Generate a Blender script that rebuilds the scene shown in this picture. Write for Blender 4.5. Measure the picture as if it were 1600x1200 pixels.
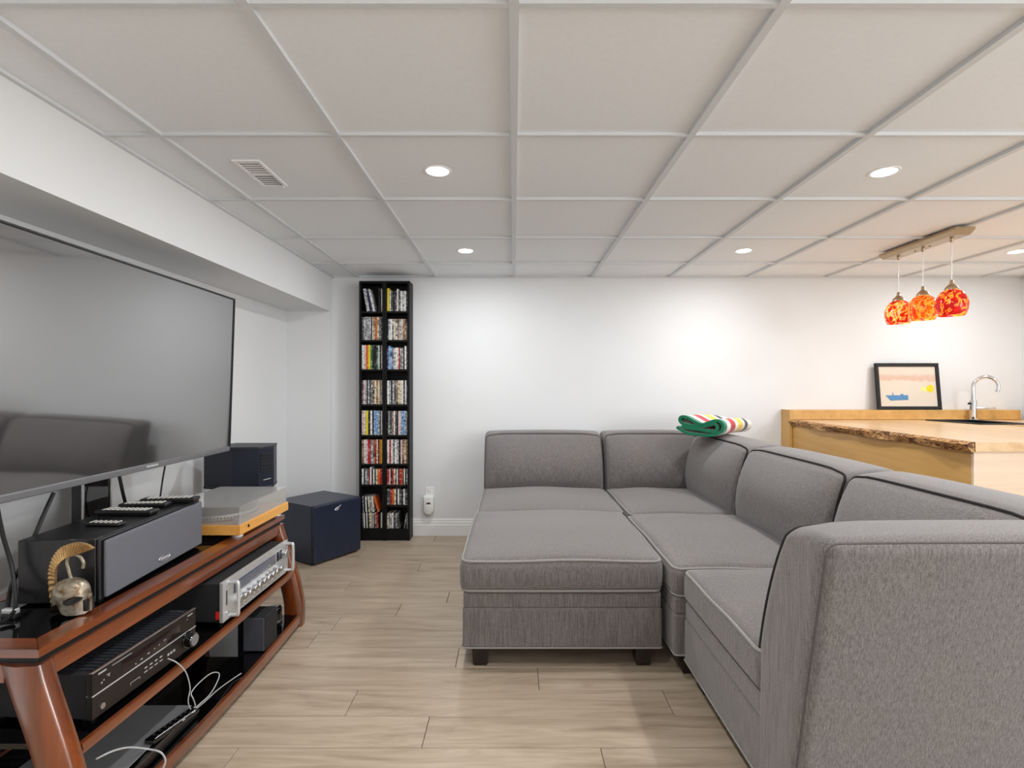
import bpy, math, random
from mathutils import Matrix, Vector
random.seed(7)
R = math.radians
for o in list(bpy.data.objects): bpy.data.objects.remove(o)
S = bpy.context.scene
COL = S.collection

# ---------------------------------------------------------------- camera, light, exposure
F = 812.0; CX, CY = 803.0, 607.0; CAMZ = 1.19
cam = bpy.data.cameras.new('camera'); cam.sensor_width = 36.0; cam.lens = F*36/1600
cam.shift_x = (800-CX)/1600; cam.shift_y = (CY-600)/1600; cam.clip_start = .02
co = bpy.data.objects.new('camera', cam); COL.objects.link(co)
co.location = (0, 0, CAMZ); co.rotation_euler = (R(90), 0, 0); S.camera = co
S.view_settings.view_transform = 'Standard'; S.view_settings.look = 'None'
S.view_settings.gamma = 1; S.view_settings.use_curve_mapping = False
S.view_settings.exposure = 0.0
try: S.cycles.diffuse_bounces = 8; S.cycles.max_bounces = 14; S.cycles.transparent_max_bounces = 12
except Exception: pass
w = bpy.data.worlds.new('world'); S.world = w; w.use_nodes = True
w.node_tree.nodes['Background'].inputs[0].default_value = (.9, .95, 1, 1)
w.node_tree.nodes['Background'].inputs[1].default_value = 1.0
DOWNLIGHT_W = 9.8      # each ceiling downlight
FILL_W = 95.0        # fill light from an added, unseen window behind the camera
wl = bpy.data.lights.new('window_fill', 'AREA'); wl.shape = 'RECTANGLE'; wl.size = 2.4; wl.size_y = 1.1
wl.energy = FILL_W; wl.color = (.95, .98, 1)
wo = bpy.data.objects.new('window_fill', wl); COL.objects.link(wo)
wo.location = (4.08, -.95, 1.35); wo.rotation_euler = (R(90), 0, R(90))      # in the right wall behind the camera, faces -X

# ---------------------------------------------------------------- measures of the room
YB = 4.214          # back wall
XL, XR = -1.828, 4.12
YF = -2.6
HC = 2.093
XS, ZS = -1.474, 1.81   # soffit face, soffit underside
TILE = .632

# ---------------------------------------------------------------- mesh helpers
class MB:
    def __init__(s): s.v = []; s.f = []; s.m = []
    def add(s, vs, fs, mi=0):
        n = len(s.v); s.v += [tuple(p) for p in vs]
        s.f += [tuple(i+n for i in f) for f in fs]; s.m += [mi]*len(fs); return s
    def box(s, x0, x1, y0, y1, z0, z1, mi=0):
        return s.add([(x0,y0,z0),(x1,y0,z0),(x1,y1,z0),(x0,y1,z0),(x0,y0,z1),(x1,y0,z1),(x1,y1,z1),(x0,y1,z1)],
              [(0,3,2,1),(4,5,6,7),(0,1,5,4),(1,2,6,5),(2,3,7,6),(3,0,4,7)], mi)
    def rbox(s, x0, x1, y0, y1, z0, z1, r=.004, k=2, n=1, fn=None, mi=0):
        c = ((x0+x1)/2, (y0+y1)/2, (z0+z1)/2); h = (abs(x1-x0)/2, abs(y1-y0)/2, abs(z1-z0)/2)
        r = min(r, min(h)*.999)
        nn = n if isinstance(n, (tuple, list)) else (n, n, n)
        ax = []
        for a in range(3):
            q = h[a]-r; L = []
            for i in range(k): L.append(-q - r*math.tan(math.pi/4*(k-i)/k))
            for i in range(nn[a]+1): L.append(-q + 2*q*i/nn[a])
            for i in range(1, k+1): L.append(q + r*math.tan(math.pi/4*i/k))
            ax.append(L)
        idx = {}; vs = []; fs = []
        def vid(p):
            key = tuple(round(t, 6) for t in p)
            if key in idx: return idx[key]
            q = [max(-(h[a]-r), min(h[a]-r, p[a])) for a in range(3)]
            d = [p[a]-q[a] for a in range(3)]; l = math.sqrt(sum(t*t for t in d)) or 1
            o = [q[a]+d[a]/l*r for a in range(3)]
            if fn: o = fn(*o, *h)
            idx[key] = len(vs); vs.append((o[0]+c[0], o[1]+c[1], o[2]+c[2])); return idx[key]
        for a in range(3):
            b, d = (a+1) % 3, (a+2) % 3
            for sg in (-1, 1):
                for i in range(len(ax[b])-1):
                    for j in range(len(ax[d])-1):
                        q4 = []
                        for (ii, jj) in ((i,j),(i+1,j),(i+1,j+1),(i,j+1)):
                            p = [0,0,0]; p[a] = sg*h[a]; p[b] = ax[b][ii]; p[d] = ax[d][jj]; q4.append(vid(p))
                        fs.append(tuple(q4) if sg > 0 else tuple(reversed(q4)))
        return s.add(vs, fs, mi)
    def tube(s, pts, r, n=8, closed=False, mi=0, caps=True):
        P = [Vector(p) for p in pts]; N = len(P)
        rr = r if isinstance(r, (list, tuple)) else [r]*N
        T = []
        for i in range(N):
            a = P[(i-1) % N] if (closed or i > 0) else P[i]
            b = P[(i+1) % N] if (closed or i < N-1) else P[i]
            T.append((b-a).normalized())
        up = Vector((0,0,1)) if abs(T[0].z) < .9 else Vector((1,0,0))
        u = T[0].cross(up).normalized(); vs = []; fs = []
        for i in range(N):
            u = (u - T[i]*u.dot(T[i])).normalized(); v = T[i].cross(u)
            for j in range(n):
                a = 2*math.pi*j/n; vs.append(P[i]+(u*math.cos(a)+v*math.sin(a))*rr[i])
        for i in range(N if closed else N-1):
            i2 = (i+1) % N
            for j in range(n):
                fs.append((i*n+j, i*n+(j+1) % n, i2*n+(j+1) % n, i2*n+j))
        if not closed and caps:
            fs.append(tuple(reversed(range(n)))); fs.append(tuple(range((N-1)*n, N*n)))
        return s.add(vs, fs, mi)
    def lathe(s, prof, c=(0,0,0), n=24, axis='z', mi=0, capb=True, capt=True):
        vs = []; fs = []
        for (r, z) in prof:
            for j in range(n):
                a = 2*math.pi*j/n; p = (r*math.cos(a), r*math.sin(a), z)
                if axis == 'x': p = (p[2], p[0], p[1])
                if axis == 'y': p = (p[1], p[2], p[0])
                vs.append((p[0]+c[0], p[1]+c[1], p[2]+c[2]))
        for i in range(len(prof)-1):
            for j in range(n): fs.append((i*n+j, i*n+(j+1) % n, (i+1)*n+(j+1) % n, (i+1)*n+j))
        if capb: fs.append(tuple(reversed(range(n))))
        if capt: fs.append(tuple(range((len(prof)-1)*n, len(prof)*n)))
        return s.add(vs, fs, mi)
    def prism(s, poly, a, b, axis='z', mi=0):
        # poly: 2D points (counter-clockwise); axis z -> (x,y), y -> (x,z), x -> (y,z)
        n = len(poly); vs = []
        for t in (a, b):
            for (p, q) in poly:
                vs.append({'z': (p,q,t), 'y': (p,t,q), 'x': (t,p,q)}[axis])
        fs = [tuple(reversed(range(n))), tuple(range(n, 2*n))] + [(i, (i+1) % n, n+(i+1) % n, n+i) for i in range(n)]
        if axis == 'y': fs = [tuple(reversed(f)) for f in fs]
        return s.add(vs, fs, mi)
    def loft(s, rings, mi=0, close_ring=True, caps=True):
        n = len(rings[0]); vs = [p for r_ in rings for p in r_]; fs = []
        for i in range(len(rings)-1):
            for j in range(n if close_ring else n-1):
                fs.append((i*n+j, i*n+(j+1) % n, (i+1)*n+(j+1) % n, (i+1)*n+j))
        if caps and close_ring:
            fs.append(tuple(reversed(range(n)))); fs.append(tuple(range((len(rings)-1)*n, len(rings)*n)))
        return s.add(vs, fs, mi)

ROOTM = {}
def build(mb, name, mat, parent=None, smooth=True, local=False, wn=False, origin=None, angle=38):
    M = ROOTM.get(parent.name) if parent else None
    vs = mb.v
    if M is not None and not local:
        Mi = M.inverted(); vs = [tuple(Mi @ Vector(p)) for p in vs]
    if origin: vs = [(p[0]-origin[0], p[1]-origin[1], p[2]-origin[2]) for p in vs]
    me = bpy.data.meshes.new(name); me.from_pydata(vs, [], mb.f); me.update()
    mats = mat if isinstance(mat, (list, tuple)) else [mat]
    for m in mats: me.materials.append(m)
    for i, p in enumerate(me.polygons): p.material_index = mb.m[i]
    if smooth:
        for p in me.polygons: p.use_smooth = True
        me.set_sharp_from_angle(angle=R(angle))
    o = bpy.data.objects.new(name, me); COL.objects.link(o)
    if origin: o.location = origin
    if parent:
        o.parent = parent
        if M is not None: ROOTM[o.name] = M
    if wn:
        md = o.modifiers.new('weighted_normal', 'WEIGHTED_NORMAL'); md.keep_sharp = True
    return o
def tag(o, label, cat=None, group=None, kind=None):
    o['label'] = label
    if cat: o['category'] = cat
    if group: o['group'] = group
    if kind: o['kind'] = kind
    return o
def empty(name, loc, rz=0, rot=None):
    o = bpy.data.objects.new(name, None); COL.objects.link(o); o.empty_display_size = .05
    o.location = loc; o.rotation_euler = rot if rot else (0, 0, rz)
    e = o.rotation_euler
    ROOTM[o.name] = Matrix.Translation(loc) @ e.to_matrix().to_4x4()
    return o
def copy_tree(o, parent=None):
    c = o.copy(); COL.objects.link(c); c.parent = parent
    for ch in list(o.children): copy_tree(ch, c)
    return c
def smoothpath(P, n=8, closed=False):
    P = [Vector(p) for p in P]; out = []; N = len(P)
    for i in range(N if closed else N-1):
        if closed: p0, p1, p2, p3 = P[(i-1) % N], P[i], P[(i+1) % N], P[(i+2) % N]
        else: p0, p1, p2, p3 = P[max(i-1,0)], P[i], P[i+1], P[min(i+2,N-1)]
        for j in range(n):
            t = j/n
            out.append(.5*((2*p1)+(-p0+p2)*t+(2*p0-5*p1+4*p2-p3)*t*t+(-p0+3*p1-3*p2+p3)*t**3))
    if not closed: out.append(P[-1])
    return out

# ---------------------------------------------------------------- materials
def lin(c):
    r = []
    for x in c[:3]:
        x = x/255; r.append(x/12.92 if x <= .04045 else ((x+.055)/1.055)**2.4)
    return (*r, 1)
class NT:
    def __init__(s, name):
        s.m = bpy.data.materials.new(name); s.m.use_nodes = True; s.t = s.m.node_tree
        s.b = s.t.nodes['Principled BSDF']; s.out = s.t.nodes['Material Output']
    def n(s, typ, ins=None, **kw):
        nd = s.t.nodes.new(typ)
        for k, v in kw.items(): setattr(nd, k, v)
        for k, v in (ins or {}).items(): s.set(nd.inputs[k], v)
        return nd
    def set(s, sock, v):
        if isinstance(v, bpy.types.NodeSocket): s.t.links.new(v, sock)
        else: sock.default_value = v
    def p(s, **kw):
        for k, v in kw.items(): s.set(s.b.inputs[k.replace('_', ' ')], v)
    def coord(s, scale=(1,1,1), which='Object', rand=False):
        tc = s.n('ShaderNodeTexCoord'); mp = s.n('ShaderNodeMapping')
        vec = tc.outputs[which]
        if rand:
            oi = s.n('ShaderNodeObjectInfo')
            m1 = s.n('ShaderNodeMath', {0: oi.outputs['Random'], 1: 37.0}, operation='MULTIPLY')
            va = s.n('ShaderNodeVectorMath', {0: vec, 1: m1.outputs[0]}, operation='ADD'); vec = va.outputs[0]
            s.rnd = oi.outputs['Random']
        s.t.links.new(vec, mp.inputs[0]); mp.inputs['Scale'].default_value = scale
        return mp.outputs[0]
    def noise(s, vec, scale, detail=4, rough=.55, dist=0):
        nd = s.n('ShaderNodeTexNoise', {'Vector': vec, 'Scale': scale, 'Detail': detail, 'Roughness': rough, 'Distortion': dist})
        return nd.outputs['Fac']
    def ramp(s, fac, stops, interp='LINEAR'):
        nd = s.n('ShaderNodeValToRGB', {'Fac': fac}); cr = nd.color_ramp; cr.interpolation = interp
        while len(cr.elements) < len(stops): cr.elements.new(.5)
        for e, (pos, c) in zip(cr.elements, stops): e.position = pos; e.color = c
        return nd.outputs[0]
    def mix(s, fac, a, b, mode='MIX'):
        nd = s.n('ShaderNodeMix', data_type='RGBA', blend_type=mode)
        s.set(nd.inputs[0], fac); s.set(nd.inputs[6], a); s.set(nd.inputs[7], b); return nd.outputs[2]
    def bump(s, h, strength=.2, dist=.01):
        nd = s.n('ShaderNodeBump', {'Height': h, 'Strength': strength, 'Distance': dist}); s.t.links.new(nd.outputs[0], s.b.inputs['Normal'])
def mat(name, c, rough=.5, metal=0, spec=.5, var=.06, scale=30, bump=0, coat=0, stretch=(1,1,1)):
    k = NT(name); v = k.coord(stretch); nz = k.noise(v, scale)
    a = lin(c); lo = tuple(x*(1-var) for x in a[:3])+(1,); hi = tuple(min(1, x*(1+var)) for x in a[:3])+(1,)
    k.p(Base_Color=k.ramp(nz, [(.3, lo), (.7, hi)]), Roughness=rough, Metallic=metal, Specular_IOR_Level=spec, Coat_Weight=coat)
    if bump: k.bump(nz, bump, .004)
    return k.m
def fabric(name, c, rowscale=1.0):
    k = NT(name); v = k.coord((1,1,1))
    fine = k.noise(v, 330, 2, .6)
    v2 = k.coord((300, 300, 14)); st = k.noise(v2, 1.0, 3, .6)
    big = k.noise(v, 6, 3)
    a = lin(c)
    def sc(f): return tuple(min(1, x*f) for x in a[:3])+(1,)
    c1 = k.ramp(fine, [(.3, sc(.42)), (.72, sc(1.5))])
    c2 = k.ramp(st, [(.32, sc(.32)), (.7, sc(1.62))])
    mx = k.mix(.5, c1, c2); warm = k.ramp(big, [(.35, (1.0,.985,.97,1)), (.65, (.97,.97,1,1))])
    k.p(Base_Color=k.mix(1.0, mx, warm, 'MULTIPLY'), Roughness=.95, Specular_IOR_Level=.15, Sheen_Weight=.25, Sheen_Roughness=.6)
    h = k.n('ShaderNodeMath', {0: fine, 1: st}, operation='ADD').outputs[0]
    k.bump(h, .35, .002); return k.m
def wood(name, c1, c2, rough=.4, axis='y', scale=1.0, coat=0, rand=False, spec=.5):
    st = {'x': (1.2, 14, 14), 'y': (14, 1.2, 14), 'z': (14, 14, 1.2)}[axis]
    k = NT(name); v = k.coord(tuple(t*scale for t in st), rand=rand)
    g = k.noise(v, 1.6, 8, .62, .6)
    v2 = k.coord(tuple(t*scale*5 for t in st), rand=rand); g2 = k.noise(v2, 2.2, 3, .6)
    col = k.ramp(g, [(.3, lin(c2)), (.66, lin(c1))])
    col = k.mix(.18, col, k.ramp(g2, [(.35, lin(c2)), (.7, lin(c1))]))
    k.p(Base_Color=col, Roughness=rough, Coat_Weight=coat, Coat_Roughness=.2, Coat_IOR=1.75 if coat == 1 else 1.5, Specular_IOR_Level=spec)
    k.bump(g2, .08, .002); return k.m
def emis(name, c, strength):
    k = NT(name); k.p(Base_Color=lin(c), Emission_Color=lin(c), Emission_Strength=strength, Roughness=.6); return k.m

M = {}
M['wall'] = mat('wall_paint', (226,227,228), .85, spec=.2, var=.012, scale=3, bump=0)
M['ceil'] = mat('ceiling_tile', (238,241,244), .95, spec=.1, var=.015, scale=60, bump=.05)
M['rail'] = mat('ceiling_rail', (214,217,220), .5, spec=.3, var=.01)
M['trimw'] = mat('white_trim', (238,238,238), .45, var=.01)
M['whiteplastic'] = mat('white_plastic', (238,238,236), .35, var=.01)
M['sub'] = mat('subfloor', (70,58,46), .9)
M['sofa'] = fabric('grey_woven_fabric', (116,111,109))
M['pipe_l'] = mat('light_piping', (150,147,144), .9, spec=.2, scale=300, var=.15)
M['pipe_d'] = mat('dark_piping', (44,42,42), .9, spec=.2, scale=300, var=.2)
M['pipe_g'] = mat('grey_piping', (84,81,80), .9, spec=.2, scale=300, var=.2)
M['seam'] = mat('dark_seam_fabric', (96,92,91), .95, spec=.1, scale=300, var=.2)  # seam tone a little darker than the sofa fabric
M['dwood'] = mat('dark_stained_foot', (32,22,18), .45, var=.2)
M['black'] = mat('black_plastic', (18,18,19), .4, var=.1)
M['blackmatte'] = mat('black_matte', (24,24,26), .75, var=.15, scale=80)
M['shelfblack'] = mat('black_brown_shelf', (9,9,9), .5, spec=.3, var=.2, stretch=(20,20,1), scale=4)
M['gloss'] = mat('black_gloss', (8,8,9), .06, var=.1, coat=.5)
M['glass_black'] = mat('black_glass', (6,6,7), .03, var=.05, spec=.7)
M['spk'] = mat('satin_black_vinyl', (22,22,24), .3, var=.1, scale=40)
M['grille'] = mat('dark_grille_cloth', (100,101,108), .75, var=.25, scale=500, bump=.3, spec=.25)
M['navy'] = mat('blue_black_vinyl', (27,32,46), .36, var=.12, scale=12)
M['navyblue'] = mat('navy_vinyl', (30,38,58), .34, var=.12, scale=12)
M['navytop'] = mat('blue_black_vinyl_top', (40,42,48), .5, var=.1, scale=12)
M['silver'] = mat('brushed_silver', (205,206,208), .3, 1, var=.08, stretch=(1,1,30), scale=20)
M['silverpaint'] = mat('satin_aluminium', (212,213,214), .38, .6, var=.04)
M['chrome'] = mat('chrome', (225,226,228), .06, 1, var=.02)
M['greymetal'] = mat('grey_metal_lid', (128,128,130), .4, .3, var=.04)
M['bezel'] = mat('tv_bezel', (128,128,130), .4, .5, var=.05)
M['cherry'] = wood('cherry_wood', (140,68,20), (78,33,10), .3, 'y', .7, coat=1)
M['cherryz'] = wood('cherry_wood_leg', (142,68,19), (72,30,9), .3, 'z', .7, coat=1)
M['cherryx'] = wood('cherry_wood_end', (132,64,22), (74,32,11), .3, 'x', .7, coat=1)
M['maple'] = wood('blond_plinth_wood', (232,172,88), (206,140,62), .35, 'y', .6, coat=.2)
M['top'] = wood('live_edge_worktop', (218,186,142), (192,152,104), .32, 'y', .45, coat=.2)
M['panel'] = wood('golden_oak_panel', (216,172,106), (190,144,78), .42, 'y', .35)
M['panel_lit'] = wood('golden_oak_lit_end', (226,204,180), (210,184,156), .42, 'x', .35)  # same oak as the side, paler: strong light on this end painted in
M['red'] = mat('red_plastic', (190,40,26), .45)
M['gold'] = mat('gilt_metal', (196,146,70), .35, .8, var=.2)
M['cable'] = mat('black_cable', (16,16,17), .45)
M['wcable'] = mat('white_cable', (178,178,178), .4)
M['nickel'] = mat('satin_nickel', (178,156,128), .35, .9, var=.05)
M['button'] = mat('pale_button', (200,198,190), .5)

def m_floor():
    k = NT('laminate_plank'); v = k.coord((1.1, 11, 1), rand=True)
    g = k.noise(v, 1.7, 9, .64, .9)
    v2 = k.coord((4, 60, 1), rand=True); g2 = k.noise(v2, 1.6, 4, .6)
    vk = k.coord((1.0, 3.6, 1), rand=True); kn = k.noise(vk, 2.6, 3, .5, .4)
    base = k.ramp(k.rnd, [(0, lin((174,155,133))), (.5, lin((184,166,145))), (1, lin((166,147,125)))])
    dark = k.ramp(g, [(.30, lin((100,81,62))), (.42, lin((152,134,113))), (.62, lin((188,172,152))), (.8, lin((172,154,133)))])
    c = k.mix(.6, base, dark)
    knot = k.ramp(kn, [(.66, (0,0,0,1)), (.76, (1,1,1,1))])
    kf = k.n('ShaderNodeMath', {0: knot, 1: .55}, operation='MULTIPLY').outputs[0]
    c = k.mix(kf, c, lin((132,106,82)))
    c = k.mix(.12, c, k.ramp(g2, [(.3, lin((130,108,88))), (.7, lin((220,206,188)))]))
    k.p(Base_Color=c, Roughness=k.ramp(g2, [(0, (.28,)*3+(1,)), (1, (.42,)*3+(1,))]), Specular_IOR_Level=.45)
    k.bump(g2, .06, .002); return k.m
M['floor'] = m_floor()

def m_screen():
    k = NT('tv_screen'); gl = k.n('ShaderNodeBsdfGlossy', {'Color': (.9,.9,.9,1), 'Roughness': .05})
    nz = k.noise(k.coord(), 5)
    k.p(Base_Color=k.ramp(nz, [(.3, (.006,.006,.007,1)), (.7, (.008,.008,.009,1))]), Roughness=.3, Specular_IOR_Level=.2)
    mx = k.n('ShaderNodeMixShader', {0: .42, 1: k.b.outputs[0], 2: gl.outputs[0]}); k.t.links.new(mx.outputs[0], k.out.inputs[0]); return k.m
M['screen'] = m_screen()
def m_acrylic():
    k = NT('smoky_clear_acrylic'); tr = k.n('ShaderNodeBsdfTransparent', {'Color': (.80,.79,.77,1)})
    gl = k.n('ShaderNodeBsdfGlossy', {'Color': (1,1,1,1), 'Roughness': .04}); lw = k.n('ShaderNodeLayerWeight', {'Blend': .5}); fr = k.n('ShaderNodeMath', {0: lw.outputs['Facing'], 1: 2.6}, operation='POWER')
    mx = k.n('ShaderNodeMixShader', {0: fr.outputs[0], 1: tr.outputs[0], 2: gl.outputs[0]}); df = k.n('ShaderNodeBsdfDiffuse', {'Color': (.86,.85,.83,1)}); m2 = k.n('ShaderNodeMixShader', {0: .2, 1: mx.outputs[0], 2: df.outputs[0]}); k.t.links.new(m2.outputs[0], k.out.inputs[0]); return k.m  # white diffuse share imitates the bright reflection on the cover
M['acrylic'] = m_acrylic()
def m_bark():
    k = NT('live_edge_bark'); v = k.coord((1, 1, 2.2)); n1 = k.noise(v, 22, 6, .65, 1.2)
    k.p(Base_Color=k.ramp(n1, [(.36, lin((52,26,10))), (.46, lin((120,70,28))), (.53, lin((212,164,100))), (.62, lin((104,58,24)))]), Roughness=.6)
    k.bump(n1, .6, .01); return k.m
M['bark'] = m_bark()
def m_shade(seed, stops):
    k = NT('mottled_art_glass'); tc = k.coord((1,1,.8)); va = k.n('ShaderNodeVectorMath', {0: tc, 1: (seed*3.1, seed, 0)}, operation='ADD')
    n1 = k.noise(va.outputs[0], 20, 3, .6, 1.6); col = k.ramp(n1, stops, 'LINEAR')
    k.p(Base_Color=col, Roughness=.12, Emission_Color=col, Emission_Strength=.35, Coat_Weight=.4)
    tl = k.n('ShaderNodeBsdfTranslucent', {'Color': col})
    mx = k.n('ShaderNodeMixShader', {0: .45, 1: k.b.outputs[0], 2: tl.outputs[0]}); k.t.links.new(mx.outputs[0], k.out.inputs[0]); return k.m
def m_case(name, c, c2, c3=None, blk=.46):
    # disc case spine: ground colour with small blocks of print that differ from case to case
    k = NT(name); v = k.coord((34, 1, 60), rand=True)
    n1 = k.noise(v, 1.0, 1, .4)
    v2 = k.coord((8, 1, 26), rand=True); n2 = k.noise(v2, 1.0, 2, .5)
    f = k.ramp(n1, [(blk, (0,0,0,1)), (blk+.05, (1,1,1,1))])
    c2m = tuple(c[i]*.45+c2[i]*.55 for i in range(3)); col = k.mix(f, lin(c2m), lin(c))
    if c3: col = k.mix(k.ramp(n2, [(.6, (0,0,0,1)), (.64, (1,1,1,1))]), col, lin(c3))
    k.p(Base_Color=col, Roughness=.35); return k.m
CASE = {
 'white': m_case('spine_white', (236,234,230), (150,146,142), None, .40), 'cream': m_case('spine_cream', (226,214,190), (96,80,66), (190,150,110), .42),
 'grey': m_case('spine_grey', (176,176,178), (44,44,46), (228,228,228), .5), 'black': m_case('spine_black', (20,20,22), (190,190,186), None, .36),
 'dark grey': m_case('spine_dark_grey', (70,70,72), (206,206,202), (30,30,32), .42), 'yellow': m_case('spine_yellow', (226,206,52), (196,160,30), None, .36),
 'orange': m_case('spine_orange', (212,96,38), (236,206,170), None, .36), 'red': m_case('spine_red', (172,30,34), (232,214,206), (120,16,22), .40),
 'blue': m_case('spine_blue', (116,154,200), (236,240,244), (44,84,130), .44), 'pink': m_case('spine_pink', (236,206,204), (176,100,108), None, .42),
 'brown': m_case('spine_brown', (140,108,84), (232,216,196), (60,42,34), .46), 'green': m_case('spine_green', (60,110,70), (220,224,210), (14,20,14), .46),
 'navy': m_case('spine_navy', (40,38,84), (200,200,214), None, .38), 'silver': m_case('spine_silver', (206,208,210), (80,80,84), None, .47),
}

# ---------------------------------------------------------------- the room
def struct(mb, name, m, label, parent=None, **kw):
    o = build(mb, name, m, parent, smooth=False, **kw)
    if not parent: tag(o, label, None, None, 'structure')
    return o
fl = struct(MB().box(XL-.1, XR+.1, YF-.1, YB+.1, -.08, -.004), 'floor', M['sub'], 'light beige wood-look plank floor across the room')
struct(MB().box(XL, XR, YF, .66, -.004, 0), 'floor_field', M['floor'], '', fl)
PW = .1655; row0 = 1.722
joints = {0: -.306, 1: -.615, -1: .287, 2: .10, 3: -.25, 4: -.95, 5: .3, 6: -.62, 7: -.375, 8: .2, 9: -.1, 10: -.63, 11: .1}
k = -6
while True:
    y0 = max(.66, row0+k*PW); y1 = min(YB, row0+(k+1)*PW)
    if y0 >= YB-.004: break
    if y1 > y0+.01:
        j = joints.get(k, random.uniform(-.6, .6)); L = 1.199
        xs = [j+i*L for i in range(-4, 6)]; xs = sorted({max(XL, min(XR, t)) for t in xs} | {XL, XR})
        for a, b in zip(xs, xs[1:]):
            if b-a < .02: continue
            g = .0011; mb = MB(); cx, cy = (a+b)/2, (y0+y1)/2
            hx, hy = (b-a)/2-g, (y1-y0)/2-g; e = .0012
            mb.loft([[(cx-hx,cy-hy,-.004),(cx+hx,cy-hy,-.004),(cx+hx,cy+hy,-.004),(cx-hx,cy+hy,-.004)],
                     [(cx-hx,cy-hy,-e),(cx+hx,cy-hy,-e),(cx+hx,cy+hy,-e),(cx-hx,cy+hy,-e)],
                     [(cx-hx+e,cy-hy+e,0),(cx+hx-e,cy-hy+e,0),(cx+hx-e,cy+hy-e,0),(cx-hx+e,cy+hy-e,0)]])
            build(mb, 'plank', M['floor'], fl, smooth=False, origin=(cx, cy, 0))
    k += 1

ce = struct(MB().box(XL-.1, XR+.1, YF-.1, YB+.1, HC+.02, HC+.1), 'ceiling', M['ceil'], 'white suspended ceiling of large square tiles in a thin metal grid')
xe = [XS, -2*TILE, -TILE, 0, TILE, 2*TILE, 3*TILE, 4*TILE, 5*TILE, 6*TILE, XR]
ye = [YB]+[3.75-TILE*i for i in range(7)]
struct(MB().box(XS, XR, YF, ye[-1], HC+.010, HC+.02), 'ceiling_field', M['ceil'], '', ce)
for a, b in zip(xe, xe[1:]):
    for d, c in zip(ye, ye[1:]):
        mb = MB(); mb.rbox(a+.006, b-.006, c+.004, d-.004, HC+.010, HC+.02, .0025, 1)
        build(mb, 'ceiling_tile', M['ceil'], ce, smooth=False)
for x in xe[1:-1]:
    struct(MB().box(x-.012, x+.012, YF, YB, HC-.004, HC+.0095), 'grid_rail', M['rail'], '', ce)
for y in ye[1:]:
    struct(MB().box(XS, XR, y-.008, y+.008, HC-.0035, HC+.0095), 'grid_rail', M['rail'], '', ce)
struct(MB().box(XS, XR, YB-.018, YB, HC-.003, HC+.0095), 'wall_angle', M['rail'], '', ce)
struct(MB().box(XS, XS+.018, YF, YB, HC-.003, HC+.0095), 'wall_angle', M['rail'], '', ce)
struct(MB().box(XR-.018, XR, YF, YB, HC-.003, HC+.0095), 'wall_angle', M['rail'], '', ce)

struct(MB().box(XL-.1, XR+.1, YB, YB+.1, 0, HC+.02), 'wall_back', M['wall'], 'pale grey painted back wall behind the sectional sofa')
struct(MB().box(XL-.1, XL, YF, YB, 0, HC+.02), 'wall_left', M['wall'], 'pale grey left wall behind the television')
struct(MB().box(XL, XS-.0, YB-.04, YB, 0, ZS), 'wall_pier', M['wall'], 'shallow pale wall return under the end of the soffit')
struct(MB().box(XL, XS, YF, YB, ZS, HC+.02), 'wall_soffit', M['wall'], 'long white boxed soffit running above the television')
struct(MB().box(XL, XR, YF-.1, YF, 0, HC+.02), 'wall_front', M['wall'], 'pale grey wall behind the camera')
# right wall with a window opening added behind the camera for fill light
wy0, wy1, wz0, wz1 = -2.2, .3, .78, 1.92
mb = MB(); mb.box(XR, XR+.1, YF, wy0, 0, HC+.02); mb.box(XR, XR+.1, wy1, YB, 0, HC+.02)
mb.box(XR, XR+.1, wy0, wy1, 0, wz0); mb.box(XR, XR+.1, wy0, wy1, wz1, HC+.02)
struct(mb, 'wall_right', M['wall'], 'pale grey right wall beyond the bar sink')
mb = MB(); t = .05
mb.box(XR+.02, XR+.08, wy0, wy1, wz0, wz0+t); mb.box(XR+.02, XR+.08, wy0, wy1, wz1-t, wz1)
for yy in (wy0, (wy0+wy1)/2-t/2, wy1-t): mb.box(XR+.02, XR+.08, yy, yy+t, wz0+t, wz1-t)
struct(mb, 'added_window_1', M['trimw'], 'added unseen white framed window for fill light, right wall behind the camera')

def baseboard(name, p0, p1, nrm, label):
    # profile (out from wall, height)
    prof = [(0,0),(.014,0),(.014,.085),(.011,.092),(.011,.108),(.007,.113),(.007,.126),(.003,.135),(0,.135)]
    rings = []
    for P in (p0, p1): rings.append([(P[0]+nrm[0]*a, P[1]+nrm[1]*a, z) for a, z in prof])
    return tag(build(MB().loft(rings), name, M['trimw'], smooth=False), label, kind='structure')
baseboard('baseboard_back', (XS, YB), (XR, YB), (0,-1), 'white stepped baseboard along the back wall')
baseboard('baseboard_left', (XL, YF), (XL, YB-.04), (1,0), 'white stepped baseboard along the left wall')
baseboard('baseboard_right', (XR, YF), (XR, YB), (-1,0), 'white stepped baseboard along the right wall')

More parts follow.
